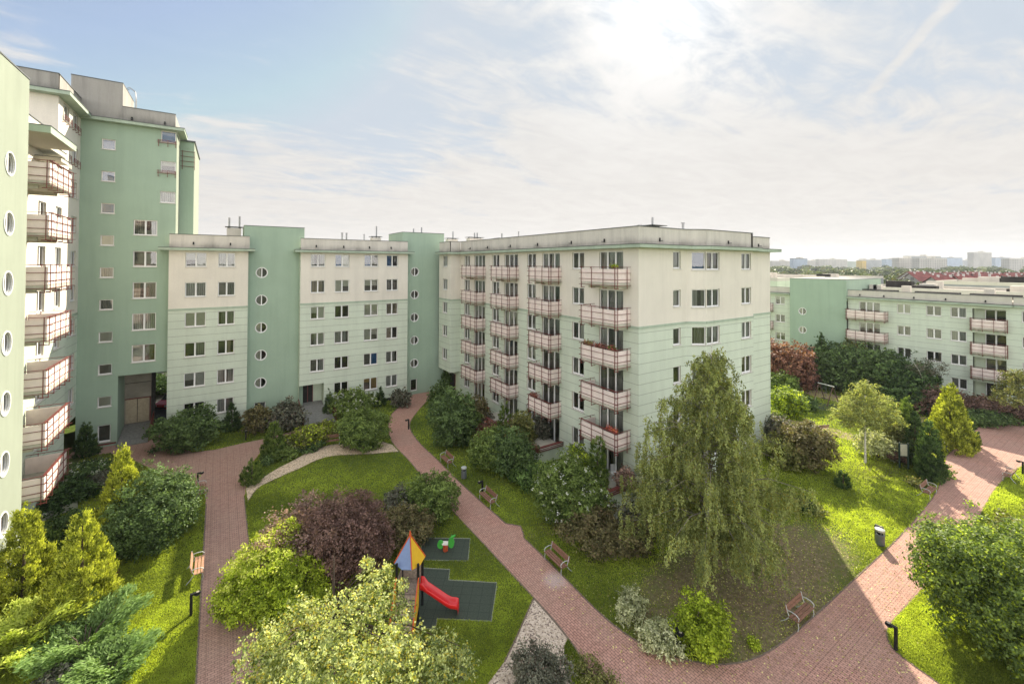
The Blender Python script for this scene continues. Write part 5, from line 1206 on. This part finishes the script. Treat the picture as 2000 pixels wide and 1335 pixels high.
for k in range(4):
    a0, a1 = math.radians(-160+90*k), math.radians(-70+90*k); m = MB()
    lo0, lo1 = L(r0_*math.cos(a0), r0_*math.sin(a0), 2.42), L(r0_*math.cos(a1), r0_*math.sin(a1), 2.42); am = (a0+a1)/2; lm = L(r0_*math.cos(am)*.80, r0_*math.sin(am)*.80, 2.33)
    ap = L(0, 0, 3.55); inn = np.array([0, 0, -.03]); m.poly([lo0, lm, lo1, ap], cols[k]); m.poly([ap+inn, lo1+inn, lm+inn, lo0+inn], cols[k])
    for A_, B_ in ((lo0, lm), (lm, lo1)): m.poly([A_+inn, B_+inn, B_, A_], cols[k])
    m.build('roof_panel', t)
    m = MB(); m.tube([lo0, ap], .03, ORR, 5); m.build('roof_rib', t)
m = MB(); m.tube([L(0, 0, 3.5), L(0, 0, 3.72)], [.07, .03], ORR, 8); m.build('finial', t)
m = MB()
for s_ in (-.48, .48): m.hexa([L(s_-.02, -.42, 1.25), L(s_+.02, -.42, 1.25), L(s_+.02, .42, 1.25), L(s_-.02, .42, 1.25), L(s_-.02, -.42, 1.75), L(s_+.02, -.42, 1.75), L(s_+.02, .42, 1.75), L(s_-.02, .42, 1.75)], TIMB) if s_ < 0 else None
m.hexa([L(-.42, .46, 1.25), L(.42, .46, 1.25), L(.42, .5, 1.25), L(-.42, .5, 1.25), L(-.42, .46, 1.85), L(.42, .46, 1.85), L(.42, .5, 1.85), L(-.42, .5, 1.85)], TIMB); m.build('guard_panel', t)
# climbing ramp towards the camera with yellow cheeks
m = MB()
for k in range(8):
    f = k/8; m.hexa([L(-.42, -.55-1.25*f-.12, 1.14*(1-f)-.05), L(.42, -.55-1.25*f-.12, 1.14*(1-f)-.05), L(.42, -.55-1.25*f, 1.14*(1-f)+.03), L(-.42, -.55-1.25*f, 1.14*(1-f)+.03), L(-.42, -.55-1.25*f-.12, 1.14*(1-f)), L(.42, -.55-1.25*f-.12, 1.14*(1-f)), L(.42, -.55-1.25*f, 1.14*(1-f)+.08), L(-.42, -.55-1.25*f, 1.14*(1-f)+.08)], TIMB)
m.build('ramp', t)
for s_ in (-.5, .5):
    m = MB(); P_ = [L(s_, -.52, .75), L(s_, -.52, 1.95), L(s_, -.8, 1.75), L(s_, -1.9, .25), L(s_, -1.8, 0)]; m.poly(P_, YEL); m.poly([q_+X*.03 for q_ in P_][::-1], YEL); m.build('side_panel', t)
    m = MB(); m.tube([L(s_+.015, -.5, 1.97), L(s_+.015, -.8, 1.78), L(s_+.015, -1.9, .3)], .03, ORR, 5); m.build('side_trim', t)
# slide: a rounded trough that runs to the right
prof = [(.45, 1.24), (.62, 1.22), (.80, 1.08), (1.1, .88), (1.4, .68), (1.7, .48), (1.9, .38), (2.12, .36), (2.22, .32), (2.24, .08)]
sec = [(-.20, .17), (-.225, .19), (-.25, .16), (-.23, .0), (-.19, -.05), (0, -.06), (.19, -.05), (.23, .0), (.25, .16), (.225, .19), (.20, .17), (.185, .03), (.15, .0), (0, -.015), (-.15, .0), (-.185, .03)]
m = MB(); k_ = m.mi(REDP); rings = []
for (x, z) in prof:
    rings.append(len(m.v)); hh = 1.0 if x > .7 else 1.5
    if z < .1: hh = .15
    for (y, dz_) in sec: m.v.append(tuple(L(x, y, z+dz_*hh)))
for ra, rb_ in zip(rings, rings[1:]):
    n = len(sec)
    for j in range(n): m.f.append((ra+j, rb_+j, rb_+(j+1) % n, ra+(j+1) % n)); m.m.append(k_)
m.f.append(tuple(rings[0]+j for j in range(len(sec)))); m.m.append(k_); m.f.append(tuple(rings[-1]+j for j in reversed(range(len(sec))))); m.m.append(k_)
m.build('slide', t, True)
# springer
p = G(870, 1076); t = thing('spring_rider', 'green and white spring rider on the small safety mat', 'spring rider', p)
def Lp(x, y, z): return p+X*x+Y*y+np.array([0, 0, z])
m = MB(); m.tube([Lp(.12*math.cos(a)*1, .12*math.sin(a), .02+a*.009) for a in np.linspace(0, 38, 90)], .018, ORR, 5); m.build('spring', t)
m = MB(); m.tube([Lp(0, 0, .36), Lp(0, 0, .40)], .16, REDP, 10); m.hexa([Lp(-.16, -.13, .40), Lp(.14, -.13, .40), Lp(.14, .13, .40), Lp(-.16, .13, .40), Lp(-.18, -.15, .48), Lp(.16, -.15, .48), Lp(.16, .15, .48), Lp(-.18, .15, .48)], plain('seat_white', (.70, .68, .60), .5)); m.build('seat', t)
for x0_, hh in ((-.38, .62), (.22, .80)):
    m = MB(); N = 12; c_ = [(x0_+.10+.17*math.cos(2*math.pi*j/N), hh*.62+(hh*.36)*math.sin(2*math.pi*j/N)) for j in range(N)]
    m.poly([Lp(x, -.06, z) for x, z in c_], GRN); m.poly([Lp(x, .06, z) for x, z in c_][::-1], GRN)
    for j in range(N): a_, b_2 = c_[j], c_[(j+1) % N]; m.poly([Lp(a_[0], .06, a_[1]), Lp(b_2[0], .06, b_2[1]), Lp(b_2[0], -.06, b_2[1]), Lp(a_[0], -.06, a_[1])], GRN)
    m.build('side_panel', t)
m = MB(); m.tube([Lp(.32, -.22, .78), Lp(.32, .22, .78)], .025, GRN, 6); m.tube([Lp(.36, 0, .78), Lp(.55, 0, .90)], [.09, .04], GRN, 8); m.build('handle', t)
# swing
A_, B_ = G(1592, 790), G(1634, 788); t = thing('swing_frame', 'timber swing frame on the far dark mat', 'swing', (A_+B_)/2)
S1, S2 = G(1606, 786), G(1618, 792)
SW = plain('swing_timber', (.12, .075, .05), .8); d = unit(B_-A_)
ends = [((A_+G(1606, 776))/2, ) , ((B_+G(1622, 796))/2, )]
e1 = G(1600, 783); e2 = G(1627, 791); ax = unit(e2-e1); nx = np.array([-ax[1], ax[0], 0])
for e in (e1, e2):
    m = MB(); m.tube([e+nx*1.0, e+np.array([0, 0, 2.1])], .05, SW, 6); m.tube([e-nx*1.0, e+np.array([0, 0, 2.1])], .05, SW, 6); m.build('leg', t)
m = MB(); m.tube([e1-ax*.15+np.array([0, 0, 2.12]), e2+ax*.15+np.array([0, 0, 2.12])], .055, IRON, 6); m.build('beam', t)
for f in (.33, .67):
    c_ = e1*(1-f)+e2*f; m = MB(); m.tube([c_-ax*.2+np.array([0, 0, 2.1]), c_-ax*.2+np.array([0, 0, .5])], .012, GREYM, 4); m.tube([c_+ax*.2+np.array([0, 0, 2.1]), c_+ax*.2+np.array([0, 0, .5])], .012, GREYM, 4)
    m.tube([c_-ax*.22+np.array([0, 0, .5]), c_+ax*.22+np.array([0, 0, .5])], .04, BLACK, 6); m.build('swing_seat', t)
# bicycle on the terrace
pb = G(946, 812, 1.05); t = thing('bicycle', 'bicycle leaning on the terrace behind the shrubs', 'bicycle', pb)
for dx_ in (-.5, .5):
    m = MB(); c_ = pb+X*dx_+np.array([0, 0, .35]); m.tube([c_+X*.33*math.cos(a)+np.array([0, 0, .33*math.sin(a)]) for a in np.linspace(0, 2*math.pi, 25)], .018, GREYM, 5)
    for a in np.linspace(0, math.pi, 7)[:-1]: m.tube([c_-X*.32*math.cos(a)-np.array([0, 0, .32*math.sin(a)]), c_+X*.32*math.cos(a)+np.array([0, 0, .32*math.sin(a)])], .004, IRON, 3)
    m.build('wheel', t)
def Lb(x, z): return pb+X*x+np.array([0, 0, z])
m = MB()
for a, b in (((-.5, .35), (-.12, .30)), ((-.12, .30), (.36, .78)), ((-.22, .80), (.38, .80)), ((-.12, .30), (-.24, .88)), ((-.5, .35), (-.22, .78)), ((.5, .35), (.36, .92))): m.tube([Lb(*a), Lb(*b)], .018, REDP, 6)
m.build('frame', t); m = MB(); m.tube([Lb(-.34, .90), Lb(-.14, .90)], [.05, .03], BLACK, 6); m.build('saddle', t); m = MB(); m.tube([Lb(.34, .95)-Y*.25, Lb(.38, .95), Lb(.34, .95)+Y*.25], .015, IRON, 5); m.build('handlebar', t)
# garden chair on the near terrace and on the second one
def chair(p, label, col):
    t = thing('garden_chair', label, 'chair', p); m = MB(); 
    def Q(x, y, z): return p+X*x+Y*y+np.array([0, 0, z])
    m.hexa([Q(-.22, -.22, .42), Q(.22, -.22, .42), Q(.22, .22, .42), Q(-.22, .22, .42), Q(-.22, -.22, .45), Q(.22, -.22, .45), Q(.22, .22, .45), Q(-.22, .22, .45)], col); m.build('seat', t)
    m = MB()
    for k in range(5): x = -.2+k*.09; m.hexa([Q(x, .2, .47), Q(x+.05, .2, .47), Q(x+.05, .22, .47), Q(x, .22, .47), Q(x, .3, .9), Q(x+.05, .3, .9), Q(x+.05, .32, .9), Q(x, .32, .9)], col)
    m.build('backrest', t)
    for sx in (-.2, .2):
        for sy in (-.2, .2): m = MB(); m.tube([Q(sx, sy, 0), Q(sx, sy, .42)], .018, col, 5); m.build('leg', t)
chair(G(1040, 835, 1.0), 'white garden chair on the terrace with the white wall', PLASTIC); chair(G(1200, 935, 1.0), 'white garden chair among pots on the near terrace', PLASTIC)
# red car beyond the passage
cp = G(313, 803); cp[2] = 0; t = thing('parked_car', 'red hatchback parked beyond the passage of the green tower', 'car', cp); CARR = plain('car_red', (.50, .012, .014), .5, .0, var=.02, spec=.25); CARG = plain('car_glass', (.02, .025, .03), .08, spec=.8)
def Qc(x, y, z): return cp+X*x+Y*y+np.array([0, 0, z])
def loft(mb, rows, mat):
    k_ = mb.mi(mat); R = []
    for (y, w0, z0, w1, z1) in rows:
        R.append(len(mb.v)); mb.v += [tuple(Qc(-w0, y, z0)), tuple(Qc(w0, y, z0)), tuple(Qc(w1, y, z1)), tuple(Qc(-w1, y, z1))]
    for a, b in zip(R, R[1:]):
        for j in range(4): mb.f.append((a+j, a+(j+1) % 4, b+(j+1) % 4, b+j)); mb.m.append(k_)
    mb.f.append((R[0]+3, R[0]+2, R[0]+1, R[0])); mb.m.append(k_); mb.f.append((R[-1], R[-1]+1, R[-1]+2, R[-1]+3)); mb.m.append(k_)
m = MB(); loft(m, [(0, .70, .25, .66, .62), (.15, .82, .22, .78, .72), (1.0, .85, .20, .80, .92), (1.9, .85, .20, .80, .95), (3.7, .85, .22, .80, .95), (3.9, .80, .25, .74, .85)], CARR); loft(m, [(1.55, .66, 1.38, .60, 1.43), (3.3, .66, 1.38, .58, 1.44)], CARR); m.build('body', t, False)
m = MB(); loft(m, [(.98, .74, .90, .72, .94), (1.54, .67, .93, .62, 1.375), (3.32, .67, .94, .60, 1.375), (3.75, .72, .93, .70, .96)], CARG); m.build('window', t)
for sx in (-.78, .78):
    for y in (.75, 3.1): m = MB(); m.tube([Qc(sx-.1, y, .3), Qc(sx+.1, y, .3)], .3, BLACK, 14); o = m.build('wheel', t); m = MB(); m.tube([Qc(sx-.11, y, .3), Qc(sx+.11, y, .3)], .17, IRON, 10); m.build('rim', o)
for sx in (-.55, .55): m = MB(); m.hexa([Qc(sx-.14, -.03, .50), Qc(sx+.14, -.03, .50), Qc(sx+.14, .05, .50), Qc(sx-.14, .05, .50), Qc(sx-.13, .0, .64), Qc(sx+.13, .0, .64), Qc(sx+.13, .08, .64), Qc(sx-.13, .08, .64)], IRON); m.build('headlight', t)
m = MB(); m.hexa([Qc(-.6, -.04, .28), Qc(.6, -.04, .28), Qc(.6, .02, .28), Qc(-.6, .02, .28), Qc(-.6, -.03, .42), Qc(.6, -.03, .42), Qc(.6, .03, .42), Qc(-.6, .03, .42)], BLACK); m.build('grille', t)
# balcony flowers, pots, laundry
def planter(u0, v0, v1, z, label, mat='mid', fl='redf', nf=16):
    SEED[0] += 1; rg = np.random.default_rng(SEED[0]); t = thing('flower_box', label, 'flower box', (u0, (v0+v1)/2, z))
    m = MB(); m.box(u0-.09, v0, z, u0+.09, v1, z+.2, plain('planter_brown', (.16, .09, .06), .8) if 'planter_brown' not in MATS else MATS['planter_brown']); m.build('box', t)
    n = int(420*(v1-v0)); C = np.stack([u0+rg.normal(0, .10, n), v0+(v1-v0)*rg.random(n), z+.22+np.abs(rg.normal(0, .13, n))], 1); d, u = leaf_axes(rg, n, np.tile([-.4, 0, .8], (n, 1)))
    quads('foliage', C, d, u, .09*np.ones(n), .06*np.ones(n), rg.random(n), [LM[mat], LM[fl]], (rg.random(n) < .33).astype(int), t)
zf = ZFL[2]
planter(-1.3, 3.1, 4.0, zf+.86, 'flower box with red blossom at the far end of the lowest flowered balcony'.replace('lowest', 'third'), 'mid', 'redf'); planter(-1.3, 1.9, 2.8, zf+.80, 'rusty flower box in the middle of the third near balcony', 'rust', 'redf'); planter(-1.3, .85, 1.6, zf+.86, 'bushy flower box at the near corner of the third balcony', 'mid', 'redf')
planter(-1.2, .85, 1.8, ZFL[4]+.84, 'red flowers on the lowest balcony nearest the birch', 'redf', 'orange'); planter(-1.05, 10.2, 11.0, ZFL[4]+.84, 'reddish plants on the lowest balcony of the second bay', 'rust', 'redf')
planter(-1.2, .8, 1.4, ZFL[0]+.82, 'small yellow green pot plants on the top near balcony', 'lime', 'lime')
planter(-2.45, .6, 4.2, .95, 'red brown planter along the rail of the near terrace', 'grey', 'rust'); planter(-2.45, 8.0, 11.4, .95, 'planter with dry plants along the white walled terrace', 'brown', 'rust')
pt = (-31.8, 15.0, FL2[5]+.0)
t = thing('plant_pot', 'dark green pot on the sixth left balcony', 'pot', (-32.2, 14.9, FL2[5])); m = MB(); m.tube([(-32.2, 14.9, FL2[5]), (-32.2, 14.9, FL2[5]+.35)], [.16, .22], DKG, 12); m.build('pot', t); m = MB(); m.tube([(-32.2, 14.9, FL2[5]+.35), (-32.2, 14.9, FL2[5]+.37)], .2, BARK, 12); m.build('soil', t)
t = thing('crate', 'yellow crate on the sixth left balcony', 'crate', (-32.5, 14.2, FL2[5])); m = MB(); m.box(-32.7, 14.0, FL2[5], -32.3, 14.5, FL2[5]+.3, YEL); m.build('box', t); m = MB(); m.box(-32.72, 13.98, FL2[5]+.26, -32.28, 14.52, FL2[5]+.30, ORR); m.build('rim', t)

# ---------------------------------------------------------------- grass blades (too many to count)
def inpoly(P, poly):
    x, y = P[:, 0], P[:, 1]; c = np.zeros(len(P), bool); n = len(poly); j = n-1
    for i in range(n):
        xi, yi = poly[i][:2]; xj, yj = poly[j][:2]
        with np.errstate(divide='ignore', invalid='ignore'): k = ((yi > y) != (yj > y)) & (x < (xj-xi)*(y-yi)/(yj-yi+1e-12)+xi)
        c ^= k; j = i
    return c
rg = np.random.default_rng(3)
pxs = np.stack([rg.random(1500000)*2060-30, 700+rg.random(1500000)**.85*680], 1)
dirs = _fw+_r*((pxs[:, :1]-1000)/FPX)+_u*((PPY-pxs[:, 1:])/FPX); tt = -CAMP[2]/dirs[:, 2]; P = CAMP+dirs*tt[:, None]
keep = np.ones(len(P), bool)
for pl_ in (polyA, polyB, [tuple(p) for p in g1t+g1b], g2, mt1, mt2): keep &= ~inpoly(P, pl_)
for (x0, y0, x1, y1) in ((0, -.0, 17.6, 45), (-2.7, 0, 0, 4.5), (-2.7, 7.8, 0, 11.7), (-2.7, 14, 0, 18), (-2.7, 20.5, 0, 24.5), (-40, 30.3, 18, 60), (49, -30, 90, 40), (-60, 0, -33.2, 31), (-38, 7, -32, 12.3)):
    keep &= ~((P[:, 0] > x0) & (P[:, 0] < x1) & (P[:, 1] > y0) & (P[:, 1] < y1))
P = P[keep & (P[:, 1] < 60) & (np.linalg.norm(P-CAMP, axis=1) < 75)]
sc = np.linalg.norm(P-CAMP, axis=1)/22.0; N = len(P)
# bare soil patches carry little grass
bare = np.zeros(N)
for (cx, cy, rx, ry) in ((-1.5, -7.2, 8.5, 3.2), (-2.6, -10.2, 5.5, 2.4), (2.5, -8.5, 5.5, 2.8)): bare = np.maximum(bare, 1.15-np.hypot((P[:, 0]-cx)/rx, (P[:, 1]-cy)/ry))
kp = rg.random(N) > np.clip(bare*2.2, 0, .93); P = P[kp]; sc = sc[kp]; N = len(P)
d = unit(np.array([0, 0, 1.])+rg.normal(0, .5, (N, 3))*np.array([1, 1, .2])); ln = (.035+.035*rg.random(N))*np.clip(sc, .8, 2.2)
u = unit(np.cross(d, rg.normal(0, 1, (N, 3)))); C = P+np.array([0, 0, .012])+d*(ln/2)[:, None]*.8
pat = .5+.25*np.sin(P[:, 0]*.7+np.sin(P[:, 1]*.5)*2)+.25*np.sin(P[:, 1]*.9+P[:, 0]*.3)
LM['grass'] = leaf_mat('grass_blade', (.135, .180, .034), (.30, .34, .055), .52)
og = quads('grass', C, d, u, ln, (.016+.011*rg.random(N))*np.clip(sc, .8, 2.4), np.clip(.15+.45*pat+.35*rg.random(N), 0, 1), [LM['grass']]); og['kind'] = 'stuff'; og['label'] = 'short lawn grass of the courtyard'; og['category'] = 'grass'
# fallen leaves
N = 5200; q = rg.random((N, 2))*np.array([26, 13])+np.array([-10, -14.5]); q = q[(q[:, 1] < -1)]; N = len(q)
C = np.concatenate([q, np.full((N, 1), .03)], 1); dd = unit(rg.normal(0, 1, (N, 3))*np.array([1, 1, .15])); uu = unit(np.cross(np.array([0, 0, 1.])+rg.normal(0, .2, (N, 3)), dd))
ol = quads('fallen_leaves', C, dd, uu, np.full(N, .075), np.full(N, .055), rg.random(N), [leaf_mat('fallen_leaf', (.30, .20, .07), (.55, .42, .18), .1)]); ol['kind'] = 'stuff'; ol['label'] = 'fallen birch leaves scattered on lawn and path'; ol['category'] = 'leaves'

# ---------------------------------------------------------------- the town beyond
def bgmat(name, c, wx=3.0, wz=2.8, dark=.35):
    m, t, b, pos = newmat(name); x, y, z = t.sep(pos)
    a = t.math('FRACT', t.math('DIVIDE', t.math('ADD', x, y), wx)); bz = t.math('FRACT', t.math('DIVIDE', z, wz))
    win = t.math('MULTIPLY', t.math('MULTIPLY', t.math('GREATER_THAN', a, .35), t.math('LESS_THAN', a, .8)), t.math('MULTIPLY', t.math('GREATER_THAN', bz, .35), t.math('LESS_THAN', bz, .8)))
    f = t.math('SUBTRACT', 1.0, t.math('MULTIPLY', win, dark)); f = t.math('MULTIPLY', f, t.ramp(t.noise(pos, .05, 3), .3, .7, .9, 1.08))
    v = t.vmath('SCALE', tuple(c)); v.node.inputs['Scale'].default_value = 1; t.l.new(f, v.node.inputs['Scale']); t.l.new(v, b.inputs['Base Color']); b.inputs['Roughness'].default_value = .9; return m
BG = [bgmat('panel_block_cream', (.42, .40, .36), 4, 2.8, .45), bgmat('panel_block_grey', (.34, .35, .35), 4, 2.8, .4), bgmat('panel_block_blue', (.30, .37, .46), 4, 2.8, .35), bgmat('panel_block_yellow', (.62, .45, .12), 4, 2.8, .3)]
def on_ray(px, D): d = ray(px, 515); d = np.array([d[0], d[1], 0]); return np.array([CAMP[0], CAMP[1], 0])+d/ (d@_f0)*D
def far_block(x0, x1, ytop, D, mat, label, dep=14, extra=None):
    a, b = on_ray(x0, D), on_ray(x1, D*1.03); hor = 515+.0037*((x0+x1)/2-1000); H = 16+(hor-ytop)/FPX*D; c = (a+b)/2; t = thing('tower_block', label, 'apartment block', (c[0], c[1], 0))
    n = np.array([_f0[0], _f0[1], 0])*dep; m = MB(); m.hexa([a, b, b+n, a+n]+[q_+np.array([0, 0, H]) for q_ in (a, b, b+n, a+n)], BG[mat]); m.build('wall', t)
    m = MB(); c4 = [c+(q_-c)*1.0+np.array([0, 0, H+.01]) for q_ in (a, b, b+n, a+n)]; m.hexa(c4+[q_+np.array([0, 0, 1.2]) for q_ in c4], CAPM if mat == 2 else PARAR)
    k = (a+b)/2+n*.3; m.hexa([k+np.array([-6, -4, H+1.3]), k+np.array([6, -4, H+1.3]), k+np.array([6, 4, H+1.3]), k+np.array([-6, 4, H+1.3]), k+np.array([-6, -4, H+4]), k+np.array([6, -4, H+4]), k+np.array([6, 4, H+4]), k+np.array([-6, 4, H+4])], PARAR); m.build('roof', t); return t
for a in [(1551, 1577, 505.5, 900, 2, 'bluish office slab on the left of the skyline'), (1600, 1655, 506.5, 1100, 0, 'long cream panel block left of centre on the skyline'), (1580, 1602, 509, 1200, 0, 'low pale block between the office slab and the cream block'),
          (1684, 1692, 509, 800, 3, 'narrow yellow block on the skyline'), (1692, 1722, 507.5, 1000, 1, 'grey block right of the yellow one'), (1730, 1756, 506.5, 1150, 2, 'blue grey block in the middle of the skyline'),
          (1756, 1796, 504.5, 760, 0, 'tall cream panel block, left one of the big pair'), (1776, 1838, 500.5, 900, 1, 'tall grey panel block, right one of the big pair'), (1796, 1850, 505, 700, 0, 'cream panel block in front of the grey one'),
          (1840, 1880, 503.5, 1250, 2, 'distant blue grey slab behind the cream blocks'), (1902, 1937, 493, 1000, 0, 'tallest pale tower standing alone on the skyline'), (1945, 1974, 503.5, 1300, 2, 'hazy blue block right of the tallest tower'), (1972, 2040, 505.5, 800, 0, 'cream block at the right end of the skyline'), (1508, 1550, 510, 1000, 0, 'low hazy block just right of the near gable'), (1880, 1904, 508, 1300, 1, 'low hazy block left of the tallest tower')]: far_block(*a)
hm = plain('hill_wood', (.16, .20, .12), .95, var=.3, scale=.02)
m = MB(); H_ = []
for px in range(1380, 2300, 24):
    rr_ = random.Random(px); H_.append((on_ray(px, 1900), 26+8*rr_.random()+6*math.sin(px*.013)))
for (a, ha), (b, hb) in zip(H_, H_[1:]):
    nn3 = np.array([_f0[0], _f0[1], 0])*500; m.poly([a, b, b+np.array([0, 0, hb]), a+np.array([0, 0, ha])], hm); m.poly([a+np.array([0, 0, ha]), b+np.array([0, 0, hb]), b+nn3+np.array([0, 0, hb*.6]), a+nn3+np.array([0, 0, ha*.6])], hm)
kind(m.build('hill'))
# nearer roofs of the same estate
REDR = plain('red_tiles', (.20, .060, .050), .8, var=.3, scale=.5); GREYR = plain('grey_roof', (.26, .27, .28), .8, var=.2, scale=.3)
def flat_block(u0, v0, u1, v1, h, label, wall=PALEP, dk=6, seed=0):
    t = thing('apartment_building', label, 'apartment block', ((u0+u1)/2, (v0+v1)/2, 0)); m = MB(); m.box(u0, v0, -.2, u1, v1, h-.3, wall); m.build('wall', t)
    m = MB(); m.box(u0+.02, v0+.02, h-.295, u1-.02, v1-.02, h-.1, ROOFP); m.build('roof', t)
    m = MB()
    for b_ in ((u0, v0, u0+.3, v1), (u1-.3, v0, u1, v1), (u0+.31, v0, u1-.31, v0+.3), (u0+.31, v1-.3, u1-.31, v1)): m.box(b_[0], b_[1], h-.29, b_[2], b_[3], h+.35, PARAR)
    m.build('parapet', t)
    rr_ = random.Random(seed)
    for k in range(dk): m = MB(); x = rr_.uniform(u0+2, u1-4); y = rr_.uniform(v0+2, v1-5); m.box(x, y, h-.09, x+rr_.uniform(.8, 2), y+rr_.uniform(1, 4), h+rr_.uniform(.5, 1.5), DARK if k % 2 else PARAR); m.build('roof_vent', t)
flat_block(66, -38, 80, 12, 12.1, 'pale roofed block right behind the four storey one', seed=1, dk=12); flat_block(70, 24, 92, 56, 13.0, 'low pale roofed block seen just right of the gable', seed=2, dk=10)
flat_block(95, -50, 110, 6, 12.6, 'grey metal clad building with roof vents behind the pale roofs', wall=GREYR, seed=3, dk=26)
flat_block(120, 30, 150, 90, 12.2, 'dark glazed hall roofs left part of the middle distance', wall=GREYR, seed=4, dk=16)
def gable_house(c, L_, W_, h, rh, ang, label):
    t = thing('terraced_house', label, 'house', (c[0], c[1], 0), 'red roofed terraced houses behind the estate'); ca, sa = math.cos(ang), math.sin(ang)
    def q(x, y, z): return (c[0]+ca*x-sa*y, c[1]+sa*x+ca*y, z)
    m = MB(); m.hexa([q(-L_/2, -W_/2, 0), q(L_/2, -W_/2, 0), q(L_/2, W_/2, 0), q(-L_/2, W_/2, 0), q(-L_/2, -W_/2, h), q(L_/2, -W_/2, h), q(L_/2, W_/2, h), q(-L_/2, W_/2, h)], BG[0]); m.build('wall', t)
    m = MB(); e = .5; A = [q(-L_/2-e, -W_/2-e, h-.2), q(L_/2+e, -W_/2-e, h-.2), q(L_/2+e, 0, h+rh), q(-L_/2-e, 0, h+rh)]; B = [q(-L_/2-e, 0, h+rh), q(L_/2+e, 0, h+rh), q(L_/2+e, W_/2+e, h-.2), q(-L_/2-e, W_/2+e, h-.2)]
    m.poly(A, REDR); m.poly(B, REDR); m.poly([q(-L_/2, -W_/2, h), q(-L_/2, 0, h+rh-.2), q(-L_/2, W_/2, h)], BG[0]); m.poly([q(L_/2, -W_/2, h), q(L_/2, W_/2, h), q(L_/2, 0, h+rh-.2)], BG[0]); o = m.build('roof', t)
    for x in (-L_*.3, L_*.1, L_*.35): m = MB(); m.box(q(x, 0, 0)[0]-.3, q(x, 0, 0)[1]-.3, h+rh-.6, q(x, 0, 0)[0]+.3, q(x, 0, 0)[1]+.3, h+rh+.7, SILLM); m.build('chimney', o)
k = 0
for D, xs in ((150, (1850, 1905, 1965, 2030)), (195, (1800, 1840, 1885, 1930, 1980, 2030)), (250, (1790, 1820, 1860, 1900, 1940, 1985))):
    for px in xs:
        k += 1; c = on_ray(px, D); gable_house(c, 14, 10, 8.2, 3.6+.3*(k % 3), R_(-33+(k % 2)*12), 'red tiled house roof number' if False else ['first', 'second', 'third', 'fourth', 'fifth', 'sixth'][xs.index(px)]+' red roofed house from the left in the '+{150: 'nearest', 195: 'middle', 250: 'farthest'}[D]+' row of houses')
# tree belts of the town: one far-off mass
rg = np.random.default_rng(8); Cs = []
for i in range(420):
    px = rg.uniform(1490, 2040); D = rg.choice([120, 165, 220, 300, 420, 600, 800])*rg.uniform(.85, 1.15); c = on_ray(px, D)
    if c[0] < 92 and c[1] < 60: continue
    s_ = rg.uniform(3, 6)*(1+D/900); hz = rg.uniform(6, 9.5)*(1+D/1100); n = 240
    q = unit(rg.normal(0, 1, (n, 3)))*np.array([s_, s_, hz*.42])*(.6+.4*rg.random((n, 1)))+c+np.array([0, 0, hz*.55]); Cs.append(np.concatenate([q, np.full((n, 1), D*.0042), np.full((n, 1), rg.random())], 1))
Q = np.concatenate(Cs); N = len(Q); d_, u_ = leaf_axes(rg, N, np.tile([0, 0, .5], (N, 1)))
ow = quads('woodland', Q[:, :3], d_, u_, Q[:, 3]*1.6+.25, Q[:, 3]+.2, np.clip(Q[:, 4]*.6+.4*rg.random(N), 0, 1), [LM['far']]); ow['kind'] = 'stuff'; ow['label'] = 'tree belts among the distant town roofs'; ow['category'] = 'trees'
# ---------------------------------------------------------------- air
hz = MB(); hz.box(-700, -700, -1.0, 2600, 2600, 90, PLASTIC); ho = hz.build('haze'); ho['kind'] = 'stuff'; ho['label'] = 'thin warm haze in the air'; ho['category'] = 'haze'
hm_ = bpy.data.materials.new('haze'); hm_.use_nodes = True; t = NT(hm_.node_tree); t.n.remove(t.n['Principled BSDF']); pv = t.add('ShaderNodeVolumePrincipled')
pv.inputs['Color'].default_value = (.80, .88, 1.0, 1); pv.inputs['Density'].default_value = .00013; pv.inputs['Anisotropy'].default_value = .3; t.l.new(pv.outputs[0], t.n['Material Output'].inputs['Volume'])
ho.data.materials.clear(); ho.data.materials.append(hm_)
